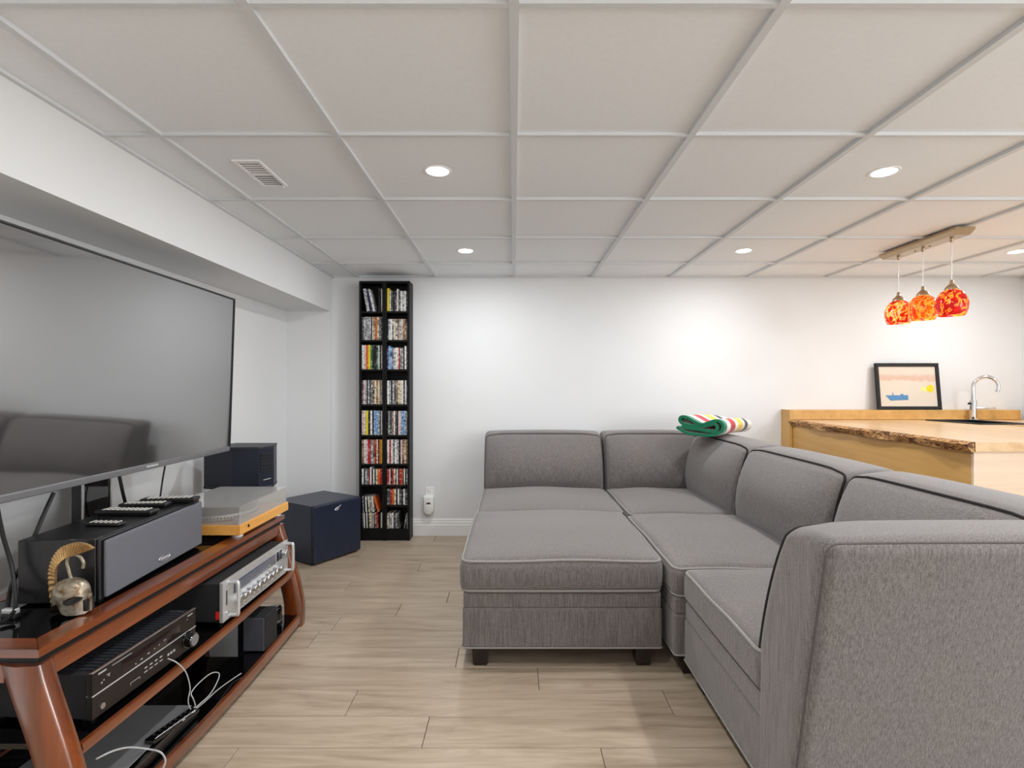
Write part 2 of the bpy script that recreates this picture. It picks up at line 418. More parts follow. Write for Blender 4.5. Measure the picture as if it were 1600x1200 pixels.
# ---------------------------------------------------------------- sectional sofa
def pipe_path(hw, hh, rc, n=5):
    P = []
    for (sx, sy, a0) in ((1,1,0), (-1,1,90), (-1,-1,180), (1,-1,270)):
        for i in range(n+1):
            a = R(a0+90*i/n); P.append((sx*(hw-rc)+rc*math.cos(a), sy*(hh-rc)+rc*math.sin(a)))
    out = []                                   # denser along the straights so that the crown is followed
    for i in range(len(P)):
        a, b = P[i], P[(i+1) % len(P)]; m = max(1, int(math.dist(a, b)/.06))
        for j in range(m): out.append((a[0]+(b[0]-a[0])*j/m, a[1]+(b[1]-a[1])*j/m))
    return out
def seat_fn(crown, bulge, seed=0):
    def fn(x, y, z, hx, hy, hz):
        u, v, t = x/hx, y/hy, z/hz
        cu, cv = max(0, 1-u*u), max(0, 1-v*v)
        if t > 0: z += t*crown*(cu*cv)**.55
        sag = .004*math.sin(u*4+seed)*cu + .003*math.sin(v*5+seed*2)*cv
        if t > .5: z += sag
        bt = (1-t*t)*bulge
        if abs(u) > .9: x += math.copysign(bt*cv**.5, u)
        if abs(v) > .9: y += math.copysign(bt*cu**.5, v)
        return [x, y, z]
    return fn
def seat_cushion(root, x0, x1, y0, y1, z0, z1, crown=.035, bulge=.01, seed=0, bottom_pipe=True):
    fn = seat_fn(crown, bulge, seed); r = .032
    mb = MB(); mb.rbox(x0, x1, y0, y1, z0, z1, r, 4, 12, fn); c = build(mb, 'seat_cushion', M['sofa'], root, angle=80)
    hx, hy, hz = (x1-x0)/2, (y1-y0)/2, (z1-z0)/2; cc = ((x0+x1)/2, (y0+y1)/2, (z0+z1)/2)
    for sg in ((1, -1) if bottom_pipe else (1,)):
        P = []
        for (a, b) in pipe_path(hx-.006, hy-.006, .035):
            p = fn(a, b, sg*(hz-.008), hx, hy, hz); P.append((cc[0]+p[0], cc[1]+p[1], cc[2]+p[2]))
        build(MB().tube(P, .0055, 6, True), 'piping', M['pipe_l'], c)
    return c
def sofa_base(root, x0, x1, y0, y1, z0=.09, zs=.262, z1=.33):
    b = build(MB().rbox(x0, x1, y0, y1, z0, zs, .014, 3, 4), 'base', M['sofa'], root, angle=80)
    build(MB().rbox(x0+.003, x1-.003, y0+.003, y1-.003, zs-.004, z1, .012, 3, 4), 'base_band', M['sofa'], root, angle=80)
    P = [((x0+x1)/2+a, (y0+y1)/2+c, z0+.004) for a, c in pipe_path((x1-x0)/2, (y1-y0)/2, .014)]
    build(MB().tube(P, .004, 5, True), 'welt', M['pipe_l'], b)
def feet(root, x0, x1, y0, y1, h=.09, s=.07):
    for (a, b) in ((x0, y0), (x1-s, y0), (x0, y1-s), (x1-s, y1-s)):
        cx, cy = a+s/2, b+s/2
        rings = [[(cx-t, cy-t, z), (cx+t, cy-t, z), (cx+t, cy+t, z), (cx-t, cy+t, z)] for t, z in ((s/2-.008, 0), (s/2-.004, .01), (s/2, h+.004))]
        build(MB().loft(rings), 'foot', M['dwood'], root, smooth=False)
def backrest(root, place, width, zt=.855, z0=.09, seat=.46, dark=True, thick=.175, leanf=.148, leanr=.162, bulge=.05, name='backrest', pads=(1,1)):
    # local frame: w across, d depth (0 = panel front at the seat, + = rear), z up; place(w, d, z) -> world
    hw, hd, hz = width/2, thick/2, (zt-z0)/2
    def fn(x, y, z, hx, hy, hz_):
        Z = z+hz_+z0; fr = max(0, min(1, (Z-seat)/(zt-seat))); rr = (Z-z0)/(zt-z0); t = (y+hy)/(2*hy)
        fcur = fr*(.75+.25*fr)
        d = y + (1-t)*leanf*fcur + t*leanr*rr
        u = x/hx; edge = max(0, 1-abs(u)**3.2)
        if t < .3: d -= bulge*edge**.6*max(0, math.sin(math.pi*min(1, .12+.92*fr)))**.75*(1 if Z > seat-.02 else 0)*(1-t/.3)**.3
        zz = z
        if z > hz_*.9: zz += .014*edge*max(0, 1-(2*t-1)**2)
        if t < .6: zz -= .030*abs(u)**9*fr**6*(1-t/.6); x *= 1-.012*fr**3*(1-t/.6)
        return [x, d, zz]
    mb = MB(); mb.rbox(-hw, hw, -hd, hd, -hz, hz, .034, 5, (12, 3, 14), fn)
    mb.v = [place(a, b+hd, c+hz+z0) for a, b, c in mb.v]
    o = build(mb, name, M['sofa'], root, angle=80)
    def path(yy, ins, zlow):
        P = []; e = hw-ins; top = hz-ins; n = 10; rc = .026
        zl = zlow-z0-hz
        for i in range(n+1): P.append((-e, zl+(top-rc-zl)*i/n))
        for i in range(1, 5): a = R(180-90*i/5); P.append((-e+rc+rc*math.cos(a), top-rc+rc*math.sin(a)))
        for i in range(n+1): P.append((-e+rc+(2*e-2*rc)*i/n, top))
        for i in range(1, 5): a = R(90-90*i/5); P.append((e-rc+rc*math.cos(a), top-rc+rc*math.sin(a)))
        for i in range(n+1): P.append((e, top-rc+(zl-top+rc)*i/n))
        Q = []
        for a, c in P:
            p = fn(a, yy, c, hw, hd, hz); Q.append(place(p[0], p[1]+hd, p[2]+hz+z0))
        return Q
    build(MB().tube(path(-hd+.010, .010, seat), .0055, 6), 'piping', M['pipe_d' if dark else 'pipe_g'], o)
    build(MB().tube(path(hd-.0105, .0105, z0+.01), .003, 5), 'seam', M['seam'], o)
    return o
G_SOFA = 'modules of the grey sectional sofa'
# ottoman
o = empty('ottoman', (.204, 2.63, 0)); tag(o, 'square grey fabric ottoman with light piping standing in front of the sectional', 'ottoman', G_SOFA)
sofa_base(o, -.218, .628, 2.195, 3.07); feet(o, -.18, .59, 2.225, 3.03)
seat_cushion(o, -.226, .630, 2.188, 3.068, .328, .466, .04, .012, 1)
# armless chair, rear left
s = empty('sofa_module', (.22, 3.6, 0)); tag(s, 'armless grey sofa module against the back wall, left end behind the ottoman', 'sofa', G_SOFA)
sofa_base(s, -.222, .664, 3.1, 4.0); feet(s, -.19, .63, 3.13, 3.97)
seat_cushion(s, -.224, .658, 3.098, 3.85, .328, .452, .04, .008, 2)
backrest(s, lambda a, d, z: (.221+a, 3.815+d, z), .888, zt=.856, leanf=.10, leanr=.13, bulge=.095, dark=False)
# rear corner module
s = empty('sofa_module', (1.13, 3.6, 0)); tag(s, 'grey corner sofa module by the back wall with a folded striped blanket on top', 'sofa', G_SOFA)
sofa_base(s, .675, 1.45, 3.1, 4.0); feet(s, .70, 1.42, 3.13, 3.97)
seat_cushion(s, .678, 1.34, 3.046, 3.85, .328, .452, .035, .006, 3)
backrest(s, lambda a, d, z: (1.03+a, 3.815+d, z), .715, zt=.856, leanf=.10, leanr=.13, bulge=.095, dark=False)
backrest(s, lambda a, d, z: (1.29+d, 3.475-a, z), .90, zt=.856, leanf=.07, leanr=.13, bulge=.085)
build(MB().rbox(1.37, 1.585, 3.90, 4.11, .09, .852, .02, 3, 2), 'corner_post', M['sofa'], s, angle=80)
# right-hand armless module
s = empty('sofa_module', (1.13, 2.57, 0)); tag(s, 'middle armless grey sofa module of the right-hand run, beside the ottoman', 'sofa', G_SOFA)
sofa_base(s, .66, 1.45, 2.135, 3.02); feet(s, .70, 1.42, 2.16, 2.99)
seat_cushion(s, .656, 1.34, 2.134, 3.025, .328, .452, .04, .008, 4)
backrest(s, lambda a, d, z: (1.29+d, 2.572-a, z), .89, zt=.855, leanf=.07, leanr=.13, bulge=.085)
# near corner module, its back towards the camera
s = empty('sofa_module', (1.13, 1.6, 0)); tag(s, 'nearest grey corner sofa module, its high back turned to the camera', 'sofa', G_SOFA)
sofa_base(s, .69, 1.45, 1.32, 2.11); feet(s, .73, 1.42, 1.36, 2.08)
seat_cushion(s, .687, 1.34, 1.45, 2.118, .328, .452, .035, .006, 5, bottom_pipe=False)
backrest(s, lambda a, d, z: (1.1475-a, 1.475-d, z), .925, zt=.855)
backrest(s, lambda a, d, z: (1.29+d, 1.72-a, z), .80, zt=.855, leanf=.07, leanr=.13, bulge=.085)

# folded striped blanket on the corner
def m_blanket():
    k = NT('striped_wool'); tc = k.n('ShaderNodeTexCoord'); sp = k.n('ShaderNodeSeparateXYZ', {0: tc.outputs['Object']})
    f = k.n('ShaderNodeMath', {0: sp.outputs['Y'], 1: .52}, operation='DIVIDE').outputs[0]
    W = lin((238,236,230)); col = k.ramp(f, [(0, lin((22,122,88))), (.08, W), (.19, lin((188,28,34))), (.34, W), (.44, lin((236,200,40))), (.60, W), (.68, lin((40,34,52))), (.81, W)], 'CONSTANT')
    nz = k.noise(k.coord(), 260, 3); col = k.mix(.15, col, k.ramp(nz, [(.3, (.3,.3,.3,1)), (.7, (1,1,1,1))]), 'MULTIPLY')
    k.p(Base_Color=col, Roughness=.95, Specular_IOR_Level=.1, Sheen_Weight=.4); k.bump(nz, .4, .003); return k.m
M['blanket'] = m_blanket()
ang = math.atan2(.40, .36)
b = empty('blanket', (1.245, 3.49, .864), -ang); tag(b, 'folded wool blanket with green, red, yellow and dark stripes on the sofa corner', 'blanket')
path2 = [(110,450),(300,545),(520,560),(720,555),(880,480),(915,370),(850,295),(760,295),(640,345),(540,375),(420,320),(280,250),(190,250),(165,320),(240,385),(420,405),(560,410),(680,370),(770,345),(815,400),(790,480),(720,490),(520,465),(330,450),(200,430)]
C2 = [Vector(((x-520)*.000415, 0, (560-y)*.000365+.016)) for x, y in path2]
C2 = smoothpath(C2, 4); th = .019; ringb = []; left = []; right = []
for i, p in enumerate(C2):
    t = (C2[min(i+1, len(C2)-1)]-C2[max(i-1, 0)]).normalized(); n_ = Vector((-t.z, 0, t.x))
    left.append(p+n_*th*.5); right.append(p-n_*th*.5)
prof = left+right[::-1]
rings = []
for j in range(19):
    f = j/18; sc = 1-.22*f*f; dz = .035*math.sin(f*2.6)*f - .01*f
    edge = .75 if j in (0, 18) else 1
    rings.append([(p.x*sc*(1-.08*f), .52*f, max(.0, p.z*sc+dz*.4)) for p in prof])
mb = MB(); n_ = len(prof); m_ = len(left)
vs = [p for r_ in rings for p in r_]; fs = []
for i in range(18):
    for j in range(n_): fs.append((i*n_+j, (i+1)*n_+j, (i+1)*n_+(j+1) % n_, i*n_+(j+1) % n_))
for e, rev in ((0, 0), (18, 1)):
    for j in range(m_-1):
        q = (e*n_+j, e*n_+j+1, e*n_+n_-2-j, e*n_+n_-1-j); fs.append(q if not rev else q[::-1])
mb.add(vs, fs); build(mb, 'wool_fold', M['blanket'], b, local=True, angle=60)

# ---------------------------------------------------------------- bar counter at the right
zc = .943; thk = .044
br = empty('bar_counter', (2.6, 3.2, 0)); tag(br, 'blond wood bar counter with a rough live edge behind the sofa', 'counter')
XN, XK = 2.118, 2.192
build(MB().prism([(XN+.012, 2.42), (3.19, 2.42), (3.19, 4.084), (XK, 4.084)], 0, zc-thk, 'z'), 'side_panel', M['panel'], br, smooth=False)
build(MB().rbox(XN+.010, 3.19, 2.405, 2.4195, 0, zc-thk, .002, 1), 'end_panel', M['panel_lit'], br, wn=True)
build(MB().rbox(3.192, XR-.005, 3.55, 4.084, 0, zc-.19, .003, 1), 'rear_cabinet', M['panel'], br, wn=True)
build(MB().rbox(3.192, XR-.005, 3.52, 3.548, 0, zc-thk, .003, 1), 'cabinet_front', M['panel'], br, wn=True)
# worktop: L shaped slab, split so that the bowl cut-out stays open
mb = MB()
SX0, SX1, SY0, SY1 = 3.20, 3.52, 3.56, 4.0
for (a, b_, c, d) in ((3.05, 3.27, 2.39, SY0), (3.27, XR-.005, 3.5, SY0), (3.05, SX0, SY0, 4.1), (SX1, XR-.005, SY0, 4.1), (SX0, SX1, SY1, 4.1)):
    mb.box(a, b_, c, d, zc-thk, zc)
mb.prism([(XN, 2.39), (3.05, 2.39), (3.05, 4.1), (XK, 4.1)], zc-thk, zc, 'z')
wt = build(mb, 'worktop', M['top'], br, smooth=False)
rings = []; random.seed(3)
for i in range(61):
    y = 2.39+(4.1-2.39)*i/60; wob = .012*math.sin(y*7)+.008*math.sin(y*19+1)+random.uniform(-.004, .004)
    w2 = .01*math.sin(y*11+2)+random.uniform(-.003, .003)
    xb = XN+(XK-XN)*i/60; rings.append([(xb+.004, y, zc-thk-.002), (xb-.012+w2, y, zc-thk-.003), (xb-.022+wob*.7, y, zc-thk*.6), (xb-.028+wob, y, zc-thk*.25), (xb-.016+wob*.8, y, zc+.0005), (xb+.004, y, zc+.0005)])
build(MB().loft(rings), 'live_edge', M['bark'], br, angle=50)
sp = build(MB().rbox(2.185, 4.0, 4.10, YB-.001, .885, 1.02, .003, 1), 'backsplash', M['panel'], br, wn=True)
build(MB().rbox(2.185, 4.0, 4.092, 4.12, .945, .958, .003, 1), 'splash_ledge', M['panel'], br, wn=True)
build(MB().rbox(2.165, 2.192, 4.085, YB-.001, 0, 1.022, .003, 1), 'end_post', M['panel'], br, wn=True)
build(MB().rbox(4.03, XR-.001, 3.5, 4.09, zc, 1.02, .003, 1), 'side_splash', M['panel'], br, wn=True)
# sink
sk = empty('sink', (3.36, 3.78, zc)); tag(sk, 'small black drop-in bar sink set in the blond worktop', 'sink')
mb = MB(); rw = .03
zr = zc+.0004; mb.rbox(SX0-.02, SX1+.02, SY0-.02, SY0+rw, zr, zc+.008, .003, 2); mb.rbox(SX0-.02, SX1+.02, SY1-rw, SY1+.02, zr, zc+.008, .003, 2)
mb.rbox(SX0-.02, SX0+rw, SY0, SY1, zr, zc+.008, .003, 2); mb.rbox(SX1-rw, SX1+.02, SY0, SY1, zr, zc+.008, .003, 2)
build(mb, 'rim', M['blackmatte'], sk)
x0, x1, y0, y1 = SX0+.006, SX1-.006, SY0+.006, SY1-.006; d = .012
mb = MB(); zb = zc-.17
mb.box(x0, x0+d, y0, y1, zb, zc); mb.box(x1-d, x1, y0, y1, zb, zc); mb.box(x0, x1, y0, y0+d, zb, zc); mb.box(x0, x1, y1-d, y1, zb, zc); mb.box(x0, x1, y0, y1, zb, zb+d)
build(mb, 'bowl', M['blackmatte'], sk, smooth=False)
# faucet
fx, fy = 3.575, 4.045
fa = empty('faucet', (fx, fy, zc)); tag(fa, 'chrome gooseneck faucet standing behind the black bar sink', 'faucet')
build(MB().lathe([(.03, zc+.0006), (.03, zc+.006), (.024, zc+.012), (.024, zc+.15), (.020, zc+.155), (.020, zc+.16)], (fx, fy, 0), 20), 'faucet_body', M['chrome'], fa)
dr = Vector((.80, -.6, 0)); P = [(fx, fy, zc+.155), (fx, fy, zc+.25)]
rA = .072
for i in range(1, 15):
    a = R(180-190*i/14); c = Vector((fx, fy, zc+.262)) + dr*rA
    P.append(tuple(c+dr*rA*math.cos(a)+Vector((0,0,rA*math.sin(a)*1.05))))
q = Vector(P[-1]); P.append(tuple(q+Vector((0,0,-.03))-dr*.006))
build(MB().tube(P, .0135, 12), 'spout', M['chrome'], fa)
build(MB().tube([(fx, fy, zc+.09), tuple(Vector((fx, fy, zc+.092))+dr*.05), tuple(Vector((fx, fy, zc+.098))+dr*.13)], [.014, .011, .007], 10), 'lever', M['chrome'], fa)
build(MB().tube([(fx, fy, zc+.128), (fx-.045, fy-.01, zc+.13)], .008, 8), 'spray_knob', M['black'], fa)
# framed picture standing on the splash ledge
px0, px1 = 2.895, 3.405; ph = .375; rotx = R(6.0)
pf = empty('framed_picture', ((px0+px1)/2, 4.128, 1.021), rot=(-rotx, 0, 0)); tag(pf, 'black framed drawing of a blue boat and yellow sun leaning on the wall', 'picture')
hw = (px1-px0)/2; t = .027
for (a, b_, c, d) in ((-hw, hw, 0, t), (-hw, hw, ph-t, ph), (-hw, -hw+t, t, ph-t), (hw-t, hw, t, ph-t)):
    build(MB().rbox(a, b_, 0, .018, c, d, .003, 1), 'frame_rail', M['blackmatte'], pf, local=True, wn=True)
def m_paper():
    k = NT('drawing_paper'); tc = k.n('ShaderNodeTexCoord'); sp_ = k.n('ShaderNodeSeparateXYZ', {0: tc.outputs['Object']})
    nz = k.noise(k.coord((1,1,2)), 26, 4, .6, .6); nb = k.noise(k.coord((3,1,3)), 4, 3)
    zz = k.n('ShaderNodeMath', {0: nb, 1: .05}, operation='MULTIPLY').outputs[0]
    z2 = k.n('ShaderNodeMath', {0: sp_.outputs['Z'], 1: zz}, operation='ADD').outputs[0]
    band = k.ramp(z2, [(0, (0,0,0,1)), (.252, (0,0,0,1)), (.268, (1,1,1,1)), (.292, (1,1,1,1)), (.315, (0,0,0,1))])
    f = k.n('ShaderNodeMath', {0: band, 1: nz}, operation='MULTIPLY').outputs[0]
    c = k.mix(f, lin((214,203,188)), lin((208,150,122)))
    k.p(Base_Color=c, Roughness=.8); return k.m
M['paper'] = m_paper()
build(MB().box(-hw+t, hw-t, .010, .014, t, ph-t), 'drawing', M['paper'], pf, smooth=False, local=True)
def flat(poly, name, m, y=.0085): return build(MB().prism(poly, y, .0101, 'y'), name, m, pf, smooth=False, local=True)
M['boat'] = mat('blue_crayon', (84,134,180), .8, var=.15, scale=60); M['sun'] = mat('yellow_crayon', (240,206,40), .8, var=.1, scale=60); M['sun2'] = mat('pale_yellow_crayon', (244,222,140), .8, var=.1, scale=60)
def pq(x, y): return (-hw+(x-145)/1300*2*hw, ph-(y-150)/970*ph)
flat([pq(325,820), pq(785,815), pq(790,915), pq(425,930)], 'boat_hull', M['boat'])
flat([pq(470,770), pq(490,770), pq(490,822), pq(470,822)], 'boat_mast', M['boat']); flat([pq(635,795), pq(690,790), pq(690,822), pq(635,822)], 'boat_cabin', M['boat'])
flat([pq(1170,690)]+[pq(1250+75*math.cos(R(a)), 680+80*math.sin(R(a))) for a in range(160, -161, -20)][::1], 'sun', M['sun'])
flat([pq(1040,690), pq(1100,640), pq(1180,660), pq(1190,730), pq(1090,740)], 'sun_glow', M['sun2'], .009)
build(MB().box(-hw+.004, hw-.004, .0145, .0175, .004, ph-.004), 'backing', M['blackmatte'], pf, smooth=False, local=True)

# ---------------------------------------------------------------- pendant lamp over the bar
pd = empty('pendant_lamp', (2.505, 3.185, HC)); tag(pd, 'three-light pendant with red and amber glass shades on a long bar', 'lamp')
zt_ = HC-.0045
mb = MB(); rings = []
for (ins, z) in ((0, zt_), (0, zt_-.014), (.022, zt_-.04)):
    rings.append([(2.452+ins*.5, 2.88+ins, z), (2.558-ins*.5, 2.88+ins, z), (2.558-ins*.5, 3.49-ins, z), (2.452+ins*.5, 3.49-ins, z)])
build(MB().loft([r_[::-1] for r_ in rings]), 'canopy', M['nickel'], pd, smooth=False)
for y in (3.13, 3.245): build(MB().lathe([(.004, zt_-.046), (.006, zt_-.043), (.006, zt_-.039)], (2.505, y, 0), 8), 'screw', M['nickel'], pd)
RED, DRED, ORG, YEL, WHT = lin((226,24,22)), lin((168,8,14)), lin((246,120,20)), lin((252,214,80)), lin((255,238,206))
SH = [[(.34, DRED), (.46, RED), (.53, YEL), (.58, WHT), (.64, RED)], [(.34, RED), (.45, ORG), (.52, YEL), (.58, ORG), (.66, RED)], [(.33, RED), (.45, DRED), (.52, RED), (.57, YEL), (.64, ORG)]]
for i, (y, zb) in enumerate(((3.385, 1.612), (3.183, 1.610), (2.974, 1.606))):
    x = 2.505; zs = zb+.150
    cd = build(MB().tube([(x, y, zt_-.04), (x, y, zs+.05)], .0032, 8), 'cord', M['whiteplastic'], pd)
    build(MB().lathe([(.006, zt_-.062), (.009, zt_-.058), (.009, zt_-.04)], (x, y, 0), 12), 'cord_grip', M['nickel'], pd)
    build(MB().lathe([(.034, zs-.004), (.033, zs+.008), (.022, zs+.022), (.011, zs+.032), (.008, zs+.052), (.004, zs+.056)], (x, y, 0), 20), 'shade_cap', M['nickel'], pd)
    pr = [(.030, zs), (.052, zs-.016), (.069, zs-.045), (.0775, zs-.080), (.075, zs-.112), (.066, zs-.140), (.061, zb), (.058, zb), (.063, zs-.138), (.072, zs-.110), (.0745, zs-.08), (.066, zs-.047), (.049, zs-.019), (.028, zs-.004)]
    build(MB().lathe(pr, (x, y, 0), 32, capb=False, capt=False), 'glass_shade', m_shade(i+1, SH[i]), pd, angle=80)
    build(MB().lathe([(.004, zb+.012), (.02, zb+.018), (.03, zb+.04), (.027, zb+.065), (.014, zb+.095), (.014, zb+.14)], (x, y, 0), 16), 'bulb', emis('pendant_bulb', (255,240,220), 5), pd)
    l = bpy.data.lights.new('pendant_glow', 'POINT'); l.energy = .2; l.color = (1, .95, .9); l.shadow_soft_size = .03
    lo = bpy.data.objects.new('pendant_glow', l); COL.objects.link(lo); lo.location = (x, y, zb-.006)

# ---------------------------------------------------------------- recessed downlights and vent
M['lens'] = emis('downlight_lens', (255,253,250), 14)
DL = [(-.32, 2.18, 'round ceiling downlight near the air vent, above the ottoman'), (1.56, 2.19, 'round ceiling downlight nearest the camera, above the right-hand sofa run'),
      (-.32, 3.44, 'round ceiling downlight closest to the tall disc towers'), (1.52, 3.44, 'round ceiling downlight above the sofa corner with the blanket'),
      (3.35, 3.46, 'round ceiling downlight above the bar sink at the right edge'), (3.45, 2.19, 'added unseen ceiling downlight above the open end of the bar'),
      (-.32, .92, 'added unseen ceiling downlight directly above the camera, left one'), (1.56, .92, 'added unseen ceiling downlight right of the one above the camera'), (3.45, .92, 'added unseen ceiling downlight at the far right beside the camera'),  # the out-of-view downlights are added to brighten the room
      (-.32, -.9, 'left added unseen ceiling downlight behind the camera'), (1.56, -.9, 'middle added unseen ceiling downlight behind the camera'), (3.4, -.9, 'right added unseen ceiling downlight behind the camera')]
first = None; ZL = HC+.010
for x, y, lab in DL:
    if first is None:
        first = d_ = empty('ceiling_downlight', (0, 0, 0))
        build(MB().lathe([(.046, 0), (.047, -.003), (.058, -.0025), (.060, 0)], n=32, capb=False, capt=False), 'trim_ring', M['trimw'], d_, local=True)
        build(MB().lathe([(.004, -.0075), (.03, -.007), (.043, -.0045), (.047, 0)], n=32), 'lens', M['lens'], d_, local=True)
    else: d_ = copy_tree(first)
    d_.location = (x, y, ZL); tag(d_, lab, 'downlight', 'ceiling downlights')
    l = bpy.data.lights.new('downlight_beam', 'AREA'); l.shape = 'DISK'; l.size = .09; l.energy = DOWNLIGHT_W; l.color = (.955, .98, 1); l.spread = R(180)
    lo = bpy.data.objects.new('downlight_beam', l); COL.objects.link(lo); lo.location = (x, y, ZL-.011)
vt = empty('air_vent', (-1.07, 2.2, HC)); tag(vt, 'white louvred air vent set in a ceiling tile', 'vent')
vx0, vx1, vy0, vy1 = -1.128, -1.015, 2.07, 2.335; zz = HC+.010
mb = MB(); t = .014
mb.rbox(vx0, vx1, vy0, vy0+t, zz-.008, zz, .002, 1); mb.rbox(vx0, vx1, vy1-t, vy1, zz-.008, zz, .002, 1); mb.rbox(vx0, vx0+t, vy0+t, vy1-t, zz-.008, zz, .002, 1); mb.rbox(vx1-t, vx1, vy0+t, vy1-t, zz-.008, zz, .002, 1)
build(mb, 'vent_frame', M['trimw'], vt, smooth=False)
M['ventdark'] = mat('vent_throat_shade', (40,42,42), .8)
build(MB().box(vx0+t, vx1-t, vy0+t, vy1-t, zz-.0015, zz-.0005), 'vent_throat_shade', M['ventdark'], vt, smooth=False)  # flat dark sheet: the shaded depth behind the louvres is painted
n_ = 11
for i in range(n_):
    y = vy0+t+.004+(vy1-vy0-2*t-.008)*(i+.5)/n_; sg = 1 if i < n_//2 else -1
    a = .0045
    build(MB().prism([(y-a, zz-.0015), (y-a+.0012, zz-.0015), (y+a*sg*.4+.0012, zz-.005), (y+a*sg*.4, zz-.005)], vx0+t, vx1-t, 'x'), 'louvre', M['trimw'], vt, smooth=False)
build(MB().box(vx0+t, vx1-t, (vy0+vy1)/2-.003, (vy0+vy1)/2+.003, zz-.0085, zz-.001), 'centre_bar', M['trimw'], vt, smooth=False)
build(MB().tube([(-1.03, 2.325, zz-.008), (-1.03, 2.325, zz-.016)], .003, 6), 'damper_lever', M['trimw'], vt)

# wall outlet with a plug-in alarm
ou = empty('wall_outlet', (-.684, YB, .35)); tag(ou, 'white wall outlet plate above the plug-in alarm beside the disc towers', 'outlet')
build(MB().rbox(-.719, -.649, YB-.006, YB, .275, .392, .003, 2), 'cover_plate', M['whiteplastic'], ou, wn=True)
build(MB().rbox(-.702, -.666, YB-.008, YB-.004, .34, .372, .006, 3), 'receptacle', M['whiteplastic'], ou)
for dx in (-.007, .007): build(MB().box(-.684+dx-.0012, -.684+dx+.0012, YB-.0085, YB-.0075, .351, .363), 'slot', M['black'], ou, smooth=False)
al = empty('plug_in_alarm', (-.686, YB-.03, .25)); tag(al, 'white rounded plug-in gas alarm with a dark display on the wall outlet', 'alarm')
pts = [(-.728, .325), (-.728, .215)]+[(-.686+.042*math.cos(R(a)), .215+.042*math.sin(R(a))) for a in range(195, 346, 15)]+[(-.644, .215), (-.644, .325)]
mb = MB(); cxm, czm = -.686, .25
rings = [[(cxm+(x-cxm)*s_, y, czm+(z-czm)*s_) for x, z in pts] for s_, y in ((1, YB-.009), (1, YB-.035), (.96, YB-.043), (.86, YB-.047))]
build(MB().loft(rings), 'alarm_body', M['whiteplastic'], al, angle=50)
build(MB().rbox(-.702, -.670, YB-.049, YB-.046, .262, .275, .002, 1), 'display', M['black'], al)
build(MB().rbox(-.699, -.690, YB-.0495, YB-.0485, .265, .272, .0003, 1), 'indicator', M['red'], al)
build(MB().lathe([(.004, YB-.049), (.005, YB-.046)], (-.686, 0, .300), 10, 'y'), 'test_button', M['button'], al)
build(MB().rbox(-.695, -.677, YB-.048, YB-.046, .236, .239, .0008, 1), 'badge', M['button'], al)

# ---------------------------------------------------------------- disc towers
YT = 4.06; BX0, BXM, BX1 = -1.21, -1.0125, -.815; ZT = 2.03
def yz(y, Y=YT): return CAMZ-(y-CY)/F*Y
SHL = {'left': [486.5, 531, 577, 632, 680, 725, 757.5, 826], 'right': [486, 531, 577, 632, 680, 725, 758, 789.5, 826.5]}
def tower(side, x0, x1, lab):
    t = empty('disc_tower', ((x0+x1)/2, 4.13, 0)); tag(t, lab, 'shelf', 'tall narrow disc towers')
    p = .016
    build(MB().rbox(x0, x0+p, YT, YB-.016, 0, ZT, .001, 1), 'side_panel', M['shelfblack'], t, wn=True)
    build(MB().rbox(x1-p, x1, YT, YB-.016, 0, ZT, .001, 1), 'side_panel', M['shelfblack'], t, wn=True)
    build(MB().rbox(x0+p, x1-p, YT, YB-.016, ZT-p, ZT, .001, 1), 'top_panel', M['shelfblack'], t, wn=True)
    build(MB().box(x0+p, x1-p, YB-.022, YB-.018, .02, ZT-p), 'back_panel', M['shelfblack'], t, smooth=False)
    for y in SHL[side]:
        z = yz(y); build(MB().rbox(x0+p+.0005, x1-p-.0005, YT+.004, YB-.022, z-.014, z, .001, 1), 'shelf', M['shelfblack'], t, wn=True)
    build(MB().rbox(x0+p, x1-p, YT+.006, YT+.02, 0, yz(SHL[side][-1])-.014, .001, 1), 'plinth', M['shelfblack'], t, wn=True)
    return t
tower('left', BX0, BXM-.0005, 'black narrow disc tower next to the floor speaker')
tower('right', BXM+.0005, BX1, 'black narrow disc tower next to the wall outlet')
ORD = ['first','second','third','fourth','fifth','sixth','seventh','eighth','ninth','tenth','eleventh','twelfth','thirteenth','fourteenth','fifteenth']
SHN = ['top','second','third','fourth','fifth','sixth','seventh','eighth','bottom']
def case(x, w_, z, h, colr, lean, lab, grp, dep=.112, kind='disc case'):
    mb = MB(); mb.rbox(-w_/2, w_/2, 0, dep, 0, h, .0012, 1)
    o = build(mb, kind.replace(' ', '_'), CASE[colr], smooth=False); o.location = (x, YT+.012+random.uniform(0, .004), z+.0004)
    o.rotation_euler = (0, lean, 0); tag(o, lab, 'disc', grp)
